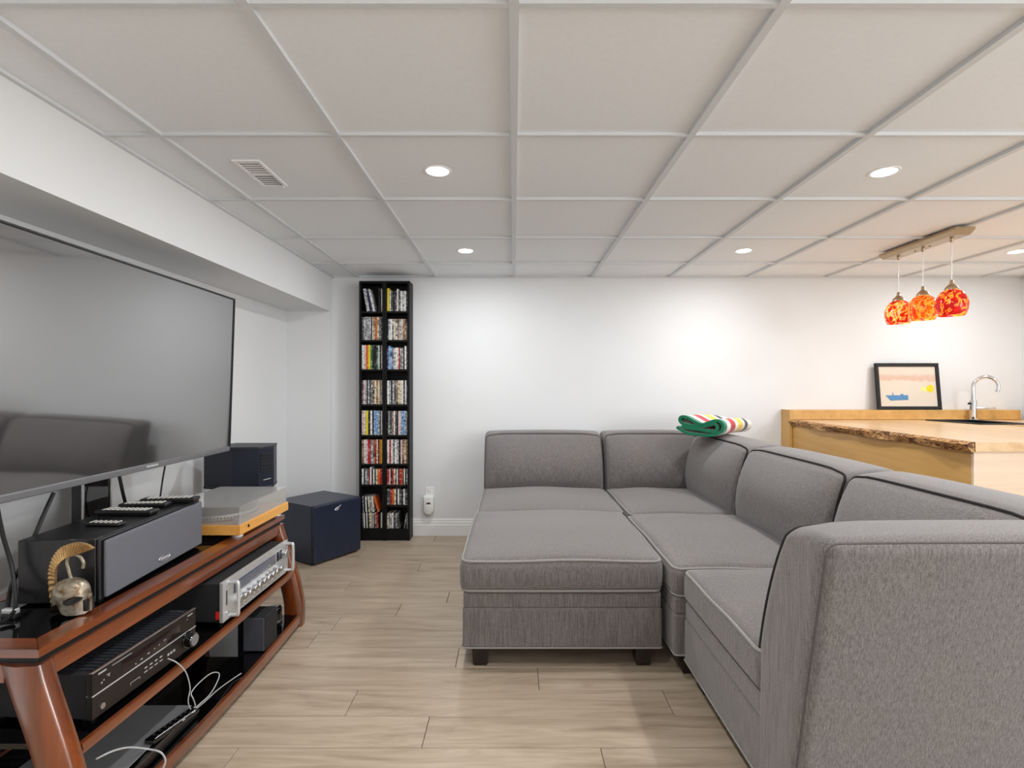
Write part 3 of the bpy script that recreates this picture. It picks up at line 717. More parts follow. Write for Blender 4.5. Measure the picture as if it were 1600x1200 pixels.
def row(side, si, items, hpx, base=None, shelfname=None, kind='disc case'):
    kl = 'CD' if kind == 'compact disc' else kind
    x0, x1 = (BX0+.017, BXM-.0175) if side == 'left' else (BXM+.0175, BX1-.017)
    z = yz(SHL[side][si] if base is None else base); hh = hpx/F*YT
    tot = sum(i[1] for i in items); gaps = [i for i in items if i[0] == 'gap']
    sc = (x1-x0-.001*len(items))/tot; x = x0; n = 0; last = len([i for i in items if i[0] != 'gap'])
    for it in items:
        w_ = it[1]*sc
        if it[0] != 'gap':
            ln = it[2] if len(it) > 2 else 0; h = hh*(it[3] if len(it) > 3 else 1)+random.uniform(-.001, .001)
            sn = shelfname or (SHN[si]+' shelf')
            nm = 'tilted ' if ln else ''
            lab = f'{nm}{it[0]} spined {kl}, {ORD[n]} from left on {sn} of {side} tower'
            # a leaning case rotates about its lower corner so that it stays on the shelf
            xx = x+w_/2; zz_ = z
            if ln > 0: zz_ = z+math.sin(ln)*w_/2
            if ln < 0: zz_ = z+math.sin(-ln)*w_/2
            case(xx, w_*.90, zz_, h, it[0], ln, lab, f'discs on the {sn} of the {side} tower', kind=kind); n += 1
        x += w_+.001
def rnd(pal, n, lo=.9, hi=1.15): return [(random.choice(pal), random.uniform(lo, hi)) for _ in range(n)]
random.seed(11)
row('left', 0, [('gap',2.7),('silver',1.9,-.17),('gap',.7),('navy',.9,-.22),('white',1.0,-.22),('gap',2.0),('black',.9),('gap',.4),('white',.8)], 36)
row('right', 0, [('yellow',1.3,0,1.13),('white',.8),('dark grey',1),('black',1),('dark grey',1),('white',.8,0,1.1),('dark grey',1),('white',1),('silver',1),('white',.9),('dark grey',.9)], 32)
row('left', 1, [('dark grey',1),('silver',1),('grey',1),('silver',1),('silver',1.1),('black',.5),('cream',.9),('brown',1),('orange',.9),('cream',1),('grey',1),('dark grey',.9)], 36)
row('right', 1, [('black',.8),('silver',1),('white',1),('grey',.9),('cream',1.1),('grey',1),('brown',1),('silver',1),('cream',1),('brown',.9),('brown',1),('dark grey',.8)], 33)
row('left', 2, [('white',1.2),('pink',1),('orange',1),('yellow',1.4),('green',1),('black',1),('black',1.2),('green',.9),('white',.6),('black',.8),('white',.7)], 38)
row('right', 2, [('navy',.7),('blue',1.1,0,1.08),('blue',1),('grey',1),('silver',1),('white',1),('white',.9),('red',.9),('grey',1),('silver',.8),('black',.8),('white',1.1,0,1.08),('dark grey',.8)], 34)
row('left', 3, [('dark grey',1),('pink',1),('silver',.9),('black',.7),('silver',1),('dark grey',1),('grey',1),('brown',1),('cream',1.1),('brown',1),('cream',1),('brown',1),('silver',.7)], 38)
row('right', 3, [('white',1.2),('silver',1),('black',.8),('silver',1),('dark grey',1),('brown',1),('cream',1),('cream',1),('white',1),('dark grey',1),('white',.8),('black',.7)], 37.5)
row('left', 4, [('pink',1.1),('white',.9),('yellow',1.5),('black',1),('white',1.2),('black',.7),('blue',1.3),('blue',1),('silver',.9),('dark grey',.7),('white',.8)], 38)
row('right', 4, [('black',.6),('silver',1),('dark grey',1.1),('brown',1),('white',.8),('dark grey',1),('black',.7),('pink',1),('silver',.9),('blue',1.1),('blue',1),('silver',.8),('dark grey',.5)], 37.5)
row('left', 5, [('brown',1),('white',1.1),('pink',.9),('red',1.5),('silver',1.1),('brown',.8),('red',.8),('cream',.9),('black',.5),('orange',.8),('yellow',.8)], 37.5)
row('right', 5, [('white',1.2),('red',.9),('white',1),('grey',.9),('white',1.1),('silver',1),('black',.9),('pink',.9),('brown',1),('cream',1),('brown',.9)], 37.5)
row('left', 6, [('white',1),('black',.5),('silver',.9),('grey',.7),('red',.6),('white',.8,0,1.12),('black',.6),('white',.7),('black',.5),('cream',.9),('orange',1.2),('red',1.1)], 24, kind='compact disc')
row('right', 6, [('red',1),('pink',.8),('black',.6),('red',.8),('cream',.8),('brown',.8),('white',.7),('black',.5),('red',1.2),('orange',.6),('black',.5),('white',.7),('black',.5),('silver',.8)], 24.5, kind='compact disc')
row('left', 7, [('gap',.3),('dark grey',.5,-.03),('white',.6,-.03),('black',.5,-.03),('white',.6,-.03),('black',.6,-.03),('cream',1.3,-.04),('silver',.9,-.04),('gap',.3),('brown',.8,-.06),('red',.6,-.06),('gap',.3),('black',.6),('white',.8)], 24, shelfname='lowest shelf', kind='compact disc')
row('left', 7, [('gap',.55),('silver',.7,-.05),('black',.8,-.05),('white',.8,-.05),('black',.7,-.05),('cream',1,-.05),('gap',.3),('silver',1,-.09),('white',.8,-.09),('gap',1.9),('orange',1.1,-.28),('gap',1.7)], 24, base=800.8, shelfname="lowest shelf's upper row", kind='compact disc')
row('right', 7, [('dark grey',1.4),('red',.7),('orange',.9),('cream',1),('black',.5),('white',.8),('dark grey',1.2),('black',.5),('white',.8),('dark grey',1.2)], 24.5, kind='compact disc')
row('right', 8, [('cream',1.1),('silver',1.2),('white',.9),('dark grey',1),('silver',.6),('dark grey',1),('black',.6),('gap',1.8),('silver',.5,.16),('gap',.9),('silver',.5)], 24, kind='compact disc')

# ---------------------------------------------------------------- floor speaker beside the towers
an = math.atan2(3.804-3.463, -1.12+1.335)     # direction of the front edge
fs_ = empty('floor_speaker', (-1.335, 3.463, 0), an)   # local x along the front, y away to the rear
tag(fs_, 'large blue-black cube loudspeaker on the floor beside the disc towers', 'speaker')
build(MB().rbox(0, .405, .022, .42, .012, .40, .004, 2), 'cabinet', M['navyblue'], fs_, local=True, wn=True)
g = build(MB().rbox(.001, .404, 0, .021, .012, .399, .010, 3), 'grille', M['navyblue'], fs_, local=True, wn=True)
build(MB().tube(smoothpath([(.17,-.001,.345),(.182,-.001,.358),(.198,-.001,.362),(.202,-.001,.350),(.188,-.001,.342),(.176,-.001,.348),(.195,-.001,.358),(.222,-.001,.372)], 5), .0022, 6), 'loop_logo', M['silver'], g, local=True)
for (a, b_) in ((.03,.05), (.375,.05), (.03,.39), (.375,.39)): build(MB().lathe([(.016, 0), (.016, .013)], (a, b_, 0), 12), 'rubber_foot', M['black'], fs_, local=True)

# ---------------------------------------------------------------- angled speaker on a stand
def bookshelf_speaker(root, poly, h, vent_edge):
    # poly: plan outline (local x, y), front faces camera
    c = (sum(p[0] for p in poly)/len(poly), sum(p[1] for p in poly)/len(poly))
    def sc(s_): return [(c[0]+(x-c[0])*s_, c[1]+(y-c[1])*s_) for x, y in poly]
    build(MB().prism(sc(.985), .012, h-.012, 'z'), 'cabinet', M['navy'], root, smooth=False, local=True)
    for z0, z1 in ((0, .013), (h-.013, h)):
        mb = MB(); mb.loft([[(x, y, z) for x, y in sc(s_)] for s_, z in ((.99, z0), (1, z0+.003), (1, z1-.003), (.99, z1))])
        build(mb, 'end_cap', M['navytop'], root, smooth=False, local=True)
    a, b_ = Vector((*poly[vent_edge], 0)), Vector((*poly[vent_edge+1], 0)); d = (b_-a); n_ = Vector((d.y, -d.x, 0)).normalized()
    for i in range(6):
        z = h-.05-i*.019
        P = [a+d*.12, a+d*.88]
        vs = []
        for p in P:
            vs += [tuple(p+n_*-.004+Vector((0,0,z))), tuple(p+n_*.003+Vector((0,0,z+.002))), tuple(p+n_*.003+Vector((0,0,z+.011))), tuple(p+n_*-.004+Vector((0,0,z+.009)))]
        build(MB().add(vs, [(0,1,5,4),(1,2,6,5),(2,3,7,6),(3,0,4,7),(0,3,2,1),(4,5,6,7)]), 'louvre', M['blackmatte'], root, smooth=False, local=True)
    p0 = a+d*.3+n_*.001; p1 = a+d*.75+n_*.001
    build(MB().tube([tuple(p0+Vector((0,0,.05))), tuple(p1+Vector((0,0,.052)))], .003, 6), 'badge', M['silver'], root, local=True)
zsp = .628
b = empty('bookshelf_speaker', (-1.53, 2.98, zsp)); tag(b, 'faceted black speaker with louvred side behind the turntable', 'speaker')
# outline in plan, counter-clockwise seen from above
POLY = [(-.215,-.075), (-.03,-.135), (.135,-.115), (.165,-.045), (.13,.09), (-.13,.09)]
bookshelf_speaker(b, [(-.21,-.07), (-.02,-.125), (.118,-.105), (.155,.0), (.12,.115), (-.12,.115)], .238, 2)
st = empty('speaker_stand', (-1.54, 2.98, 0)); tag(st, 'black pedestal stand under the faceted speaker behind the console', 'stand')
build(MB().rbox(-1.68, -1.42, 2.87, 3.10, 0, .018, .006, 2), 'base_plate', M['black'], st, wn=True)
build(MB().rbox(-1.57, -1.51, 2.95, 3.01, .017, zsp-.015, .006, 2), 'column', M['black'], st, wn=True)
build(MB().rbox(-1.64, -1.44, 2.89, 3.07, zsp-.016, zsp-.0005, .004, 2), 'top_plate', M['black'], st, wn=True)

# ---------------------------------------------------------------- media console
XF, XBK = -1.165, -1.60; Y0, Y1 = 1.274, 2.64
mc = empty('media_console', (-1.38, 1.95, 0)); tag(mc, 'cherry wood media console with black glass shelves and bowed legs', 'console')
zt = .55; fw = .058; e = .012
def rail(poly, name, m, z0, z1): return build(MB().prism(poly, z0, z1, 'z'), name, m, mc, smooth=False)
ch = .03
# mitred top frame (front, ends, rear) around the black glass
def frame_rail(name, m, P, z1=zt, z0=zt-.021):
    mb = MB(); rings = [[(x, y, z0) for x, y in P], [(x, y, z1-.003) for x, y in P]]
    c = (sum(p[0] for p in P)/4, sum(p[1] for p in P)/4)
    mb.loft(rings+[[(c[0]+(x-c[0])*.985, c[1]+(y-c[1])*.998, z1) for x, y in P]]); build(mb, name, m, mc, smooth=False)
frame_rail('top_rail', M['cherry'], [(XF-fw, Y0+fw), (XF, Y0), (XF, Y1), (XF-fw, Y1-fw)])
frame_rail('top_rail', M['cherryx'], [(XBK, Y0), (XF, Y0), (XF-fw, Y0+fw), (XBK+fw, Y0+fw)])
frame_rail('top_rail', M['cherryx'], [(XBK+fw, Y1-fw), (XF-fw, Y1-fw), (XF, Y1), (XBK, Y1)])
frame_rail('top_rail', M['cherry'], [(XBK, Y0), (XBK+fw, Y0+fw), (XBK+fw, Y1-fw), (XBK, Y1)])
build(MB().box(XBK+fw, XF-fw, Y0+fw, Y1-fw, zt-.012, zt-.0012), 'glass_top', M['glass_black'], mc, smooth=False)
build(MB().box(XBK+.01, XF-.016, Y0+.016, Y1-.016, zt-.042, zt-.0205), 'recess_rail', M['black'], mc, smooth=False)
# apron
build(MB().rbox(XF-.024, XF-.003, Y0+.046, Y1-.046, .464, zt-.041, .002, 1), 'apron', M['cherry'], mc, wn=True)
build(MB().rbox(XBK+.004, XBK+.024, Y0+.046, Y1-.046, .464, zt-.041, .002, 1), 'apron', M['cherry'], mc, wn=True)
for y in (Y0+.005, Y1-.025): build(MB().rbox(XBK+.09, XF-.09, y, y+.02, .464, zt-.041, .002, 1), 'apron', M['cherryx'], mc, wn=True)
# bowed legs
def leg(front, yA, yB):
    rings = []; N = 14
    for i in range(N+1):
        z = (zt-.042)*(1-i/N); u = i/N
        bow = .118*math.sin(u*math.pi*.5)**1.15 - .012*max(0, u-.8)/.2
        wd = .098-.006*u
        if front: xo = XF-.002+bow; xi = xo-wd
        else: xo = XBK+.002-bow*.55; xi = xo+wd
        c = .006; s_ = 1 if front else -1; mid = (yA+yB)/2
        rings.append([(xo, yA+c, z), (xo, yB-c, z), (xo-s_*c, yB, z), (xi+s_*c, yB, z), (xi, yB-c, z), (xi, yA+c, z), (xi+s_*c, yA, z), (xi+s_*wd*.5, yA-.006, z), (xo-s_*c, yA, z)])
    build(MB().loft(rings if front else [r_[::-1] for r_ in rings]), 'leg', M['cherryz'], mc, angle=50)
for fr in (True, False):
    leg(fr, Y0+.002, Y0+.048); leg(fr, Y1-.048, Y1-.002)
def shelf(z, xf, thick, bow):
    # black glass board with a bowed wooden front edge
    n_ = 16; ya, yb = Y0+.05, Y1-.05
    pts = [(xf+bow*math.sin(math.pi*i/n_), ya+(yb-ya)*i/n_) for i in range(n_+1)]
    poly = [(XBK+.03, ya)]+[(x-.014, y) for x, y in pts]+[(XBK+.03, yb)]
    build(MB().prism(poly, z-.014, z, 'z'), 'glass_shelf', M['glass_black'], mc, smooth=False)
    rings = [[(x-.022, y, z-thick), (x, y, z-thick), (x+.003, y, z-thick*.5), (x, y, z), (x-.0135, y, z)] for x, y in pts]
    build(MB().loft(rings), 'shelf_edge', M['cherry'], mc, angle=50)
    build(MB().rbox(XBK+.012, XBK+.031, ya, yb, z-thick, z, .002, 1), 'rear_rail', M['cherry'], mc, wn=True)
shelf(.285, -1.10, .028, .012)
shelf(.062, -1.065, .040, .018)

# ---------------------------------------------------------------- television
tv = empty('television', (-1.443, 2.0, 1.263), rot=(0, R(1.9), R(1.6))); tag(tv, 'large flat television with a dark reflective screen above the console', 'television')
TW, TH = 1.40, .785; hw, hh = TW/2, TH/2; bz = .008
build(MB().rbox(-.045, -.006, -hw+.01, hw-.01, -hh+.01, hh-.01, .01, 2), 'back_shell', M['black'], tv, local=True, wn=True)
build(MB().rbox(-.075, -.044, -hw*.7, hw*.7, -hh*.8, hh*.3, .02, 2), 'rear_housing', M['black'], tv, local=True, wn=True)
build(MB().box(-.006, -.001, -hw+bz, hw-bz, -hh+.018, hh-bz), 'screen', M['screen'], tv, local=True, smooth=False)
for nm, a in (('bezel', (-hw, hw, hh-bz, hh)), ('bezel', (-hw, -hw+bz, -hh, hh-bz)), ('bezel', (hw-bz, hw, -hh, hh-bz))):
    build(MB().rbox(-.012, .004, a[0], a[1], a[2], a[3], .002, 1), nm, M['black'], tv, local=True, wn=True)
lb = build(MB().rbox(-.014, .005, -hw+bz, hw-bz, -hh-.004, -hh+.02, .004, 2), 'lower_bezel', M['bezel'], tv, local=True, wn=True)
build(MB().rbox(.004, .0062, .055, .125, -hh+.005, -hh+.013, .001, 1), 'logo_badge', M['silverpaint'], lb, local=True)
tm = empty('television_mount', (-1.73, 2.1, 0)); tag(tm, 'black upright mount post carrying the television behind the console', 'mount')
build(MB().rbox(-1.735, -1.69, 2.035, 2.175, .02, 1.40, .004, 2), 'post', M['gloss'], tm, wn=True)
build(MB().rbox(-1.81, -1.67, 2.01, 2.20, 0, .02, .006, 2), 'base_plate', M['black'], tm, wn=True)
for y in (2.031, 2.171): build(MB().rbox(-1.692, -1.684, y, y+.008, .03, 1.39, .002, 1), 'edge_strip', M['silver'], tm, wn=True)
build(MB().rbox(-1.691, -1.53, 1.95, 2.24, 1.20, 1.34, .004, 1), 'bracket', M['black'], tm, wn=True)

# ---------------------------------------------------------------- centre speaker
cs_rz = math.atan2(-1.225+1.268, 2.112-1.547)
cs = empty('centre_speaker', (-1.227, 1.547, zt), cs_rz); tag(cs, 'long dark centre speaker with grey grille lying on the console', 'speaker')
# local: +y along its length, -x to the rear
L_ = .567; H_ = .192
cab = build(MB().rbox(-.235, -.018, 0, L_, .004, H_, .004, 2), 'cabinet', M['spk'], cs, local=True, wn=True)
build(MB().rbox(-.0185, -.006, .002, L_-.002, .006, H_-.001, .006, 3), 'baffle', M['spk'], cs, local=True, wn=True)
gr = build(MB().rbox(-.0065, .008, .012, L_-.008, .012, H_-.008, .010, 3), 'grille', M['grille'], cs, local=True, wn=True)
mb = MB(); P = [(.0085, .30+.032*math.cos(R(a))*(1 if abs(math.cos(R(a))) < .9 else 1), .04+.010*math.sin(R(a))) for a in range(0, 360, 20)]
build(MB().tube(P, .002, 6, True), 'badge_ring', M['silver'], gr, local=True)
build(MB().rbox(.0075, .009, .278, .322, .036, .044, .0006, 1), 'badge', M['silverpaint'], gr, local=True)
for (a, b_) in ((-.03, .03), (-.03, L_-.03), (-.21, .03), (-.21, L_-.03)): build(MB().lathe([(.012, 0), (.012, .005)], (a, b_, 0), 12), 'rubber_foot', M['black'], cs, local=True)

# remotes on the speaker
def remote(name_lab, x, y, z, L, W, T, rz, rows, cols, m=None, parent_tilt=0):
    r_ = empty('remote_control', (x, y, z), rz); tag(r_, name_lab, 'remote', 'remote controls on the centre speaker')
    def fn(a, b_, c, hx, hy, hz):
        if c < 0: a *= .96; b_ *= .9
        return [a, b_, c]
    build(MB().rbox(-L/2, L/2, -W/2, W/2, .0005, T, .006, 3, 2, fn), 'shell', m or M['black'], r_, local=True)
    for i in range(rows):
        for j in range(cols):
            a = -L/2+L*(.14+.72*i/(rows-1)); b_ = -W/2+W*(.22+.56*j/max(1, cols-1)); s_ = min(L/rows, W/cols)*.28
            build(MB().rbox(a-s_, a+s_, b_-s_, b_+s_, T-.001, T+.002, .001, 1), 'button', M['button'], r_, local=True)
    return r_
ZR = zt+H_
remote('small black remote control nearest the front on the centre speaker', -1.335, 1.70, ZR, .118, .036, .012, R(-3), 6, 3)
remote('long black remote control in the middle of the centre speaker', -1.372, 1.845, ZR, .205, .048, .020, R(-2), 10, 3)
remote('black remote control lying beside the television post on the speaker', -1.39, 1.96, ZR, .17, .045, .018, R(6), 9, 3)
remote('round-ended remote control at the far end of the centre speaker', -1.345, 2.035, ZR, .20, .05, .022, R(8), 9, 3)

# ---------------------------------------------------------------- helmet sculpture
hx_, hy_ = -1.262, 1.478; u = hy_/F
hm = empty('helmet_sculpture', (hx_, hy_, zt)); tag(hm, 'miniature crested ancient helmet of pewter and bronze on the glass top', 'sculpture')
def m_pewter():
    k = NT('aged_pewter'); n1 = k.noise(k.coord(), 34, 5, .65)
    k.p(Base_Color=k.ramp(n1, [(.38, lin((96,68,36))), (.50, lin((150,138,118))), (.68, lin((182,176,164)))]), Metallic=.7, Roughness=.36); k.bump(n1, .25, .003); return k.m
M['pewter'] = m_pewter(); M['bronze'] = mat('bronze_crest', (170,138,92), .4, .7, var=.25, scale=120)
def hp(px, py): return ((px-115)*u, (957-py)*u)
# skull: rings from the crown down, lower edge follows cheek guards and the neck flare
rings = []; NT_ = 28; rows = 12
for i in range(rows+1):
    t = i/rows; ring = []
    for j in range(NT_):
        a = 2*math.pi*j/NT_; ca, sa = math.cos(a), math.sin(a)
        front = max(0, ca)
        ad = abs(math.degrees(math.atan2(sa, ca))); zlow = .004 + .034*math.exp(-((ad-118)/22)**2) + .012*math.exp(-(ad/14)**2)
        if t < .55:
            ph_ = t/.55*math.pi/2; rr = math.sin(ph_); z = .062+.040*math.cos(ph_)
        else:
            q = (t-.55)/.45; rr = 1.0-.10*q+(.14*q*q if ca < -.5 else 0)+(.05*q if ca > .6 else -.05*q if abs(sa) > .8 else 0); z = .062*(1-q)+zlow*q
        q_ = max(0, (t-.55)/.45); ring.append((.048*rr*ca+.003+(.008*q_*ca if ca > 0 else 0), .037*rr*sa*(1-.25*q_*max(0, ca)), max(z, .0015)))
    rings.append(ring)
rings[0] = [(p[0]*.999+(.003*math.cos(2*math.pi*j/NT_)), .003*math.sin(2*math.pi*j/NT_), p[2]) for j, p in enumerate(rings[0])]
build(MB().loft([r_[::-1] for r_ in rings]), 'skull', M['pewter'], hm, local=True, angle=70)
# eye openings and nasal gap
for s_ in (-1, 1):
    mb = MB(); vs = []
    pts = []
    for j in range(14):
        a = 2*math.pi*j/14; ex = .030+.0185*math.cos(a); ez = .047+.010*math.sin(a)+.003*math.cos(a)
        yy = .037*math.sqrt(max(.02, 1-((ex-.003)/.05)**2))*.99
        pts.append((ex, s_*(yy+.0015), ez))
    inner = [(p[0], p[1]-s_*.008, p[2]) for p in pts]
    build(MB().loft([inner, pts] if s_ > 0 else [inner[::-1], pts[::-1]]), 'eye_opening', M['black'], hm, local=True, smooth=False)
build(MB().rbox(.048, .060, -.0045, .0045, .008, .058, .0015, 1), 'nasal_guard', M['pewter'], hm, local=True)
for s_ in (-1, 1): build(MB().rbox(.040, .0585, s_*.010-.0045, s_*.010+.0045, .012, .044, .001, 1), 'face_slit', M['black'], hm, local=True)
out = [(92,952),(86,935),(83,905),(84,885),(90,868),(100,855),(114,848),(128,846),(142,849),(152,855)]
inn = [(99,946),(94,930),(92,905),(93,890),(98,880),(105,873),(113,868),(121,866),(131,863),(149,857)]
O = smoothpath([Vector((*hp(*p), 0)) for p in out], 6); I = smoothpath([Vector((*hp(*p), 0)) for p in inn], 6)
cr = None
mb = MB(); rr = []
for i in range(len(O)):
    th_ = .0068 if i % 2 else .0038
    for p, q in ((O[i], I[i]),):
        rr.append([(p.x, -th_, p.y), (p.x, th_, p.y), (q.x, th_*.9, q.y), (q.x, -th_*.9, q.y)])
build(MB().loft(rr), 'crest', M['bronze'], hm, local=True, smooth=False)
hk = [(118,908),(113,890),(110,876),(114,868),(123,866),(131,869),(136,878),(135,886)]
build(MB().tube(smoothpath([(hp(*p)[0], 0, hp(*p)[1]) for p in hk], 5), .0042, 8), 'crest_support', M['pewter'], hm, local=True)

# ---------------------------------------------------------------- turntable
tt = empty('turntable', (-1.32, 2.41, zt)); tag(tt, 'turntable with blond wood plinth and clear smoky dust cover', 'turntable')
tx0, tx1, ty0, ty1 = -1.50, -1.152, 2.19, 2.655; z0 = .570; z1 = .612
pl = build(MB().rbox(tx0, tx1, ty0, ty1, z0, z1, .003, 2), 'plinth', M['maple'], tt, wn=True)
build(MB().lathe([(.006, tx1+.003), (.0065, tx1+.001), (.0065, tx1-.001)], (0, ty0+.065, (z0+z1)/2+.004), 12, 'x'), 'power_knob', M['black'], pl)
for (a, b_) in ((tx0+.04, ty0+.04), (tx1-.04, ty0+.05), (tx0+.04, ty1-.04), (tx1-.04, ty1-.05)):
    build(MB().lathe([(.022, zt), (.024, zt+.006), (.018, z0+.001)], (a, b_, 0), 16), 'foot', M['silverpaint'], tt)
pc = (-1.345, 2.385)
pt = build(MB().lathe([(.150, z1+.004), (.152, z1+.006), (.152, z1+.022), (.149, z1+.026), (.004, z1+.026)], (*pc, 0), 40), 'platter', M['silverpaint'], tt)
mb = MB()
for j in range(72):
    a = 2*math.pi*j/72; mb.box(pc[0]+.1535*math.cos(a)-.0025, pc[0]+.1535*math.cos(a)+.0025, pc[1]+.1535*math.sin(a)-.0025, pc[1]+.1535*math.sin(a)+.0025, z1+.010, z1+.018)
build(mb, 'strobe_dots', M['black'], pt, smooth=False)
build(MB().lathe([(.146, z1+.026), (.146, z1+.029), (.004, z1+.029)], (*pc, 0), 40), 'mat', M['blackmatte'], pt)
build(MB().lathe([(.0035, z1+.029), (.0035, z1+.042), (.001, z1+.043)], (*pc, 0), 10), 'spindle', M['chrome'], pt)
build(MB().lathe([(.026, z1), (.026, z1+.012), (.016, z1+.02), (.016, z1+.042)], (-1.43, 2.60, 0), 16), 'tonearm_base', M['black'], tt)
build(MB().tube(smoothpath([(-1.46, 2.605, z1+.045), (-1.40, 2.595, z1+.047), (-1.31, 2.57, z1+.046), (-1.24, 2.50, z1+.042), (-1.225, 2.47, z1+.036)], 5), .0042, 8), 'tonearm', M['chrome'], tt)
build(MB().rbox(-1.235, -1.213, 2.445, 2.478, z1+.030, z1+.040, .002, 1), 'headshell', M['black'], tt)
build(MB().rbox(-1.20, -1.168, ty0+.015, ty0+.06, z1, z1+.026, .003, 1), 'control_block', M['silverpaint'], tt)
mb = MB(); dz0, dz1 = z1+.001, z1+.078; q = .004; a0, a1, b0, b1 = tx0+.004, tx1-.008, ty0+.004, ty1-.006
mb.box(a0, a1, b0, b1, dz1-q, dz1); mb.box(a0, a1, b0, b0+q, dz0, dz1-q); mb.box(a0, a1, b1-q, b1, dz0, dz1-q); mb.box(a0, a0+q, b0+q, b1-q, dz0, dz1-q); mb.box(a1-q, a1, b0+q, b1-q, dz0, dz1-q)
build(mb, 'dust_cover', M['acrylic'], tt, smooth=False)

# ---------------------------------------------------------------- black home-theatre receiver on the middle shelf
zs = .286
rc_rz = math.atan2(1.1376-1.118, 1.802-1.387)*-1
rc = empty('black_receiver', (-1.128, 1.39, zs), rc_rz); tag(rc, 'black home theatre receiver with one large knob on the middle shelf', 'receiver')
RL, RH, RD = .420, .142, .33; zf = .014
body = build(MB().rbox(-RD, -.016, .004, RL-.004, zf, RH-.008, .003, 1), 'chassis', M['blackmatte'], rc, local=True, wn=True)
for i in range(22):
    y = .03+.36*i/21; build(MB().box(-.10, -.022, y-.005, y+.004, RH-.0085, RH-.005), 'vent_slat', M['navytop'], body, local=True, smooth=False)
M['face'] = mat('dark_brown_face', (38,33,31), .35, .3, var=.06)
fp = build(MB().rbox(-.016, 0, 0, RL, zf, RH-.003, .002, 1), 'faceplate', M['face'], rc, local=True, wn=True)
build(MB().rbox(-.017, .0015, 0, RL, .076, .0795, .0007, 1), 'silver_stripe', M['silverpaint'], fp, local=True)
build(MB().rbox(-.010, .001, 0, RL, RH-.0035, RH-.001, .0008, 1), 'top_edge', M['silver'], fp, local=True)
build(MB().rbox(-.004, .0006, .10, .34, .084, .122, .0002, 1), 'display_window', mat('display_glass', (34,24,24), .12, var=.1), fp, local=True)
def fbox(y, z, w_, h, nm='button', m='silverpaint', d=.0012): build(MB().box(-.001, d, y-w_/2, y+w_/2, z-h/2, z+h/2), nm, M[m], fp, local=True, smooth=False)
fbox(.032, .129, .026, .0045, 'badge'); fbox(.10, .1285, .07, .0016, 'label_line'); fbox(.39, .129, .024, .004, 'badge')
for (y, z, w_, h) in ((.03,.10,.004,.004),(.037,.104,.003,.003),(.052,.112,.010,.002),(.054,.107,.004,.003),(.15,.088,.003,.004),(.172,.091,.008,.003),(.20,.094,.008,.003),(.225,.096,.003,.003),(.245,.098,.003,.003),(.27,.101,.010,.002),(.376,.119,.003,.003)): fbox(y, z, w_, h, 'indicator')
for i in range(4): fbox(.19+.021*i, .056, .010, .004); fbox(.19+.021*i, .044, .013, .003)
for i in range(3): fbox(.286+.013*i, .046, .008, .007, 'port')
build(MB().tube([(.0012,.13,.036),(.0012,.13,.042),(.0012,.165,.042),(.0012,.165,.036)], .0009, 5), 'label_line', M['silverpaint'], fp, local=True)
build(MB().lathe([(.008, 0), (.008, .003), (.005, .0032)], (0, .032, .036), 14, 'x'), 'headphone_socket', M['silver'], fp, local=True)
kb = build(MB().lathe([(.027, 0), (.027, .004), (.023, .005), (.023, .026), (.021, .028)], (0, .375, .052), 28, 'x'), 'volume_knob', M['gloss'], fp, local=True)
build(MB().lathe([(.019, .0275), (.019, .0288), (.004, .0288)], (0, .375, .052), 24, 'x'), 'knob_cap', M['greymetal'], kb, local=True)
for (a, b_) in ((-.04,.04), (-.04,.38), (-.29,.04), (-.29,.38)): build(MB().lathe([(.02, 0), (.02, zf+.001)], (a, b_, 0), 14), 'foot', M['black'], rc, local=True)

# silver vintage receiver
sv = empty('silver_receiver', (-1.10, 1.965, zs)); tag(sv, 'vintage silver stereo receiver with a row of knobs and front handles', 'receiver')
SL, SHt = .565, .168; zf = .016
bd = build(MB().rbox(-.34, -.014, .006, SL-.006, zf, SHt-.006, .003, 1), 'chassis', M['blackmatte'], sv, local=True, wn=True)
fp2 = build(MB().rbox(-.014, 0, 0, SL, zf, SHt, .002, 1), 'faceplate', M['silverpaint'], sv, local=True, wn=True)
M['dial'] = mat('tuner_dial', (92,96,112), .2, .2, var=.15, stretch=(1,60,1), scale=3)
build(MB().rbox(-.004, .0016, .075, .43, .098, .142, .0004, 1), 'tuner_dial', M['dial'], fp2, local=True)
for i in range(4): build(MB().box(.0012, .0021, .085, .42, .104+.009*i, .1052+.009*i), 'dial_line', M['silverpaint'], fp2, local=True, smooth=False)
for y in (.445, .478): build(MB().rbox(-.004, .0018, y, y+.026, .100, .142, .0004, 1), 'meter', M['navy'], fp2, local=True)
build(MB().lathe([(.021, 0), (.021, .022), (.018, .025)], (0, .505, .12), 22, 'x'), 'tuning_knob', M['silver'], fp2, local=True)
for i, y in enumerate((.095, .135, .175, .215, .255, .295, .335, .375, .415, .455)):
    r1 = .013 if i % 2 else .016
    build(MB().lathe([(r1, 0), (r1, .02), (r1*.85, .023)], (0, y, .068), 18, 'x'), 'knob', M['silver'], fp2, local=True)
for i in range(12): build(MB().tube([(0, .09+.032*i, .036), (.012, .09+.032*i, .038)], [.0035, .0025], 8), 'toggle_switch', M['silver'], fp2, local=True)
for i in range(4): build(MB().rbox(0, .006, .365+.016*i, .376+.016*i, .086, .093, .001, 1), 'push_button', M['button'], fp2, local=True)
for y in (.045, SL-.022):
    h_ = build(MB().tube(smoothpath([(0, y, .028), (.026, y, .030), (.034, y, .040), (.034, y, .145), (.026, y, .155), (0, y, .157)], 4), .007, 10), 'handle', M['silverpaint'], fp2, local=True)
build(MB().box(0, .0015, .022, .027, .075, .13), 'level_slot', M['black'], fp2, local=True, smooth=False)
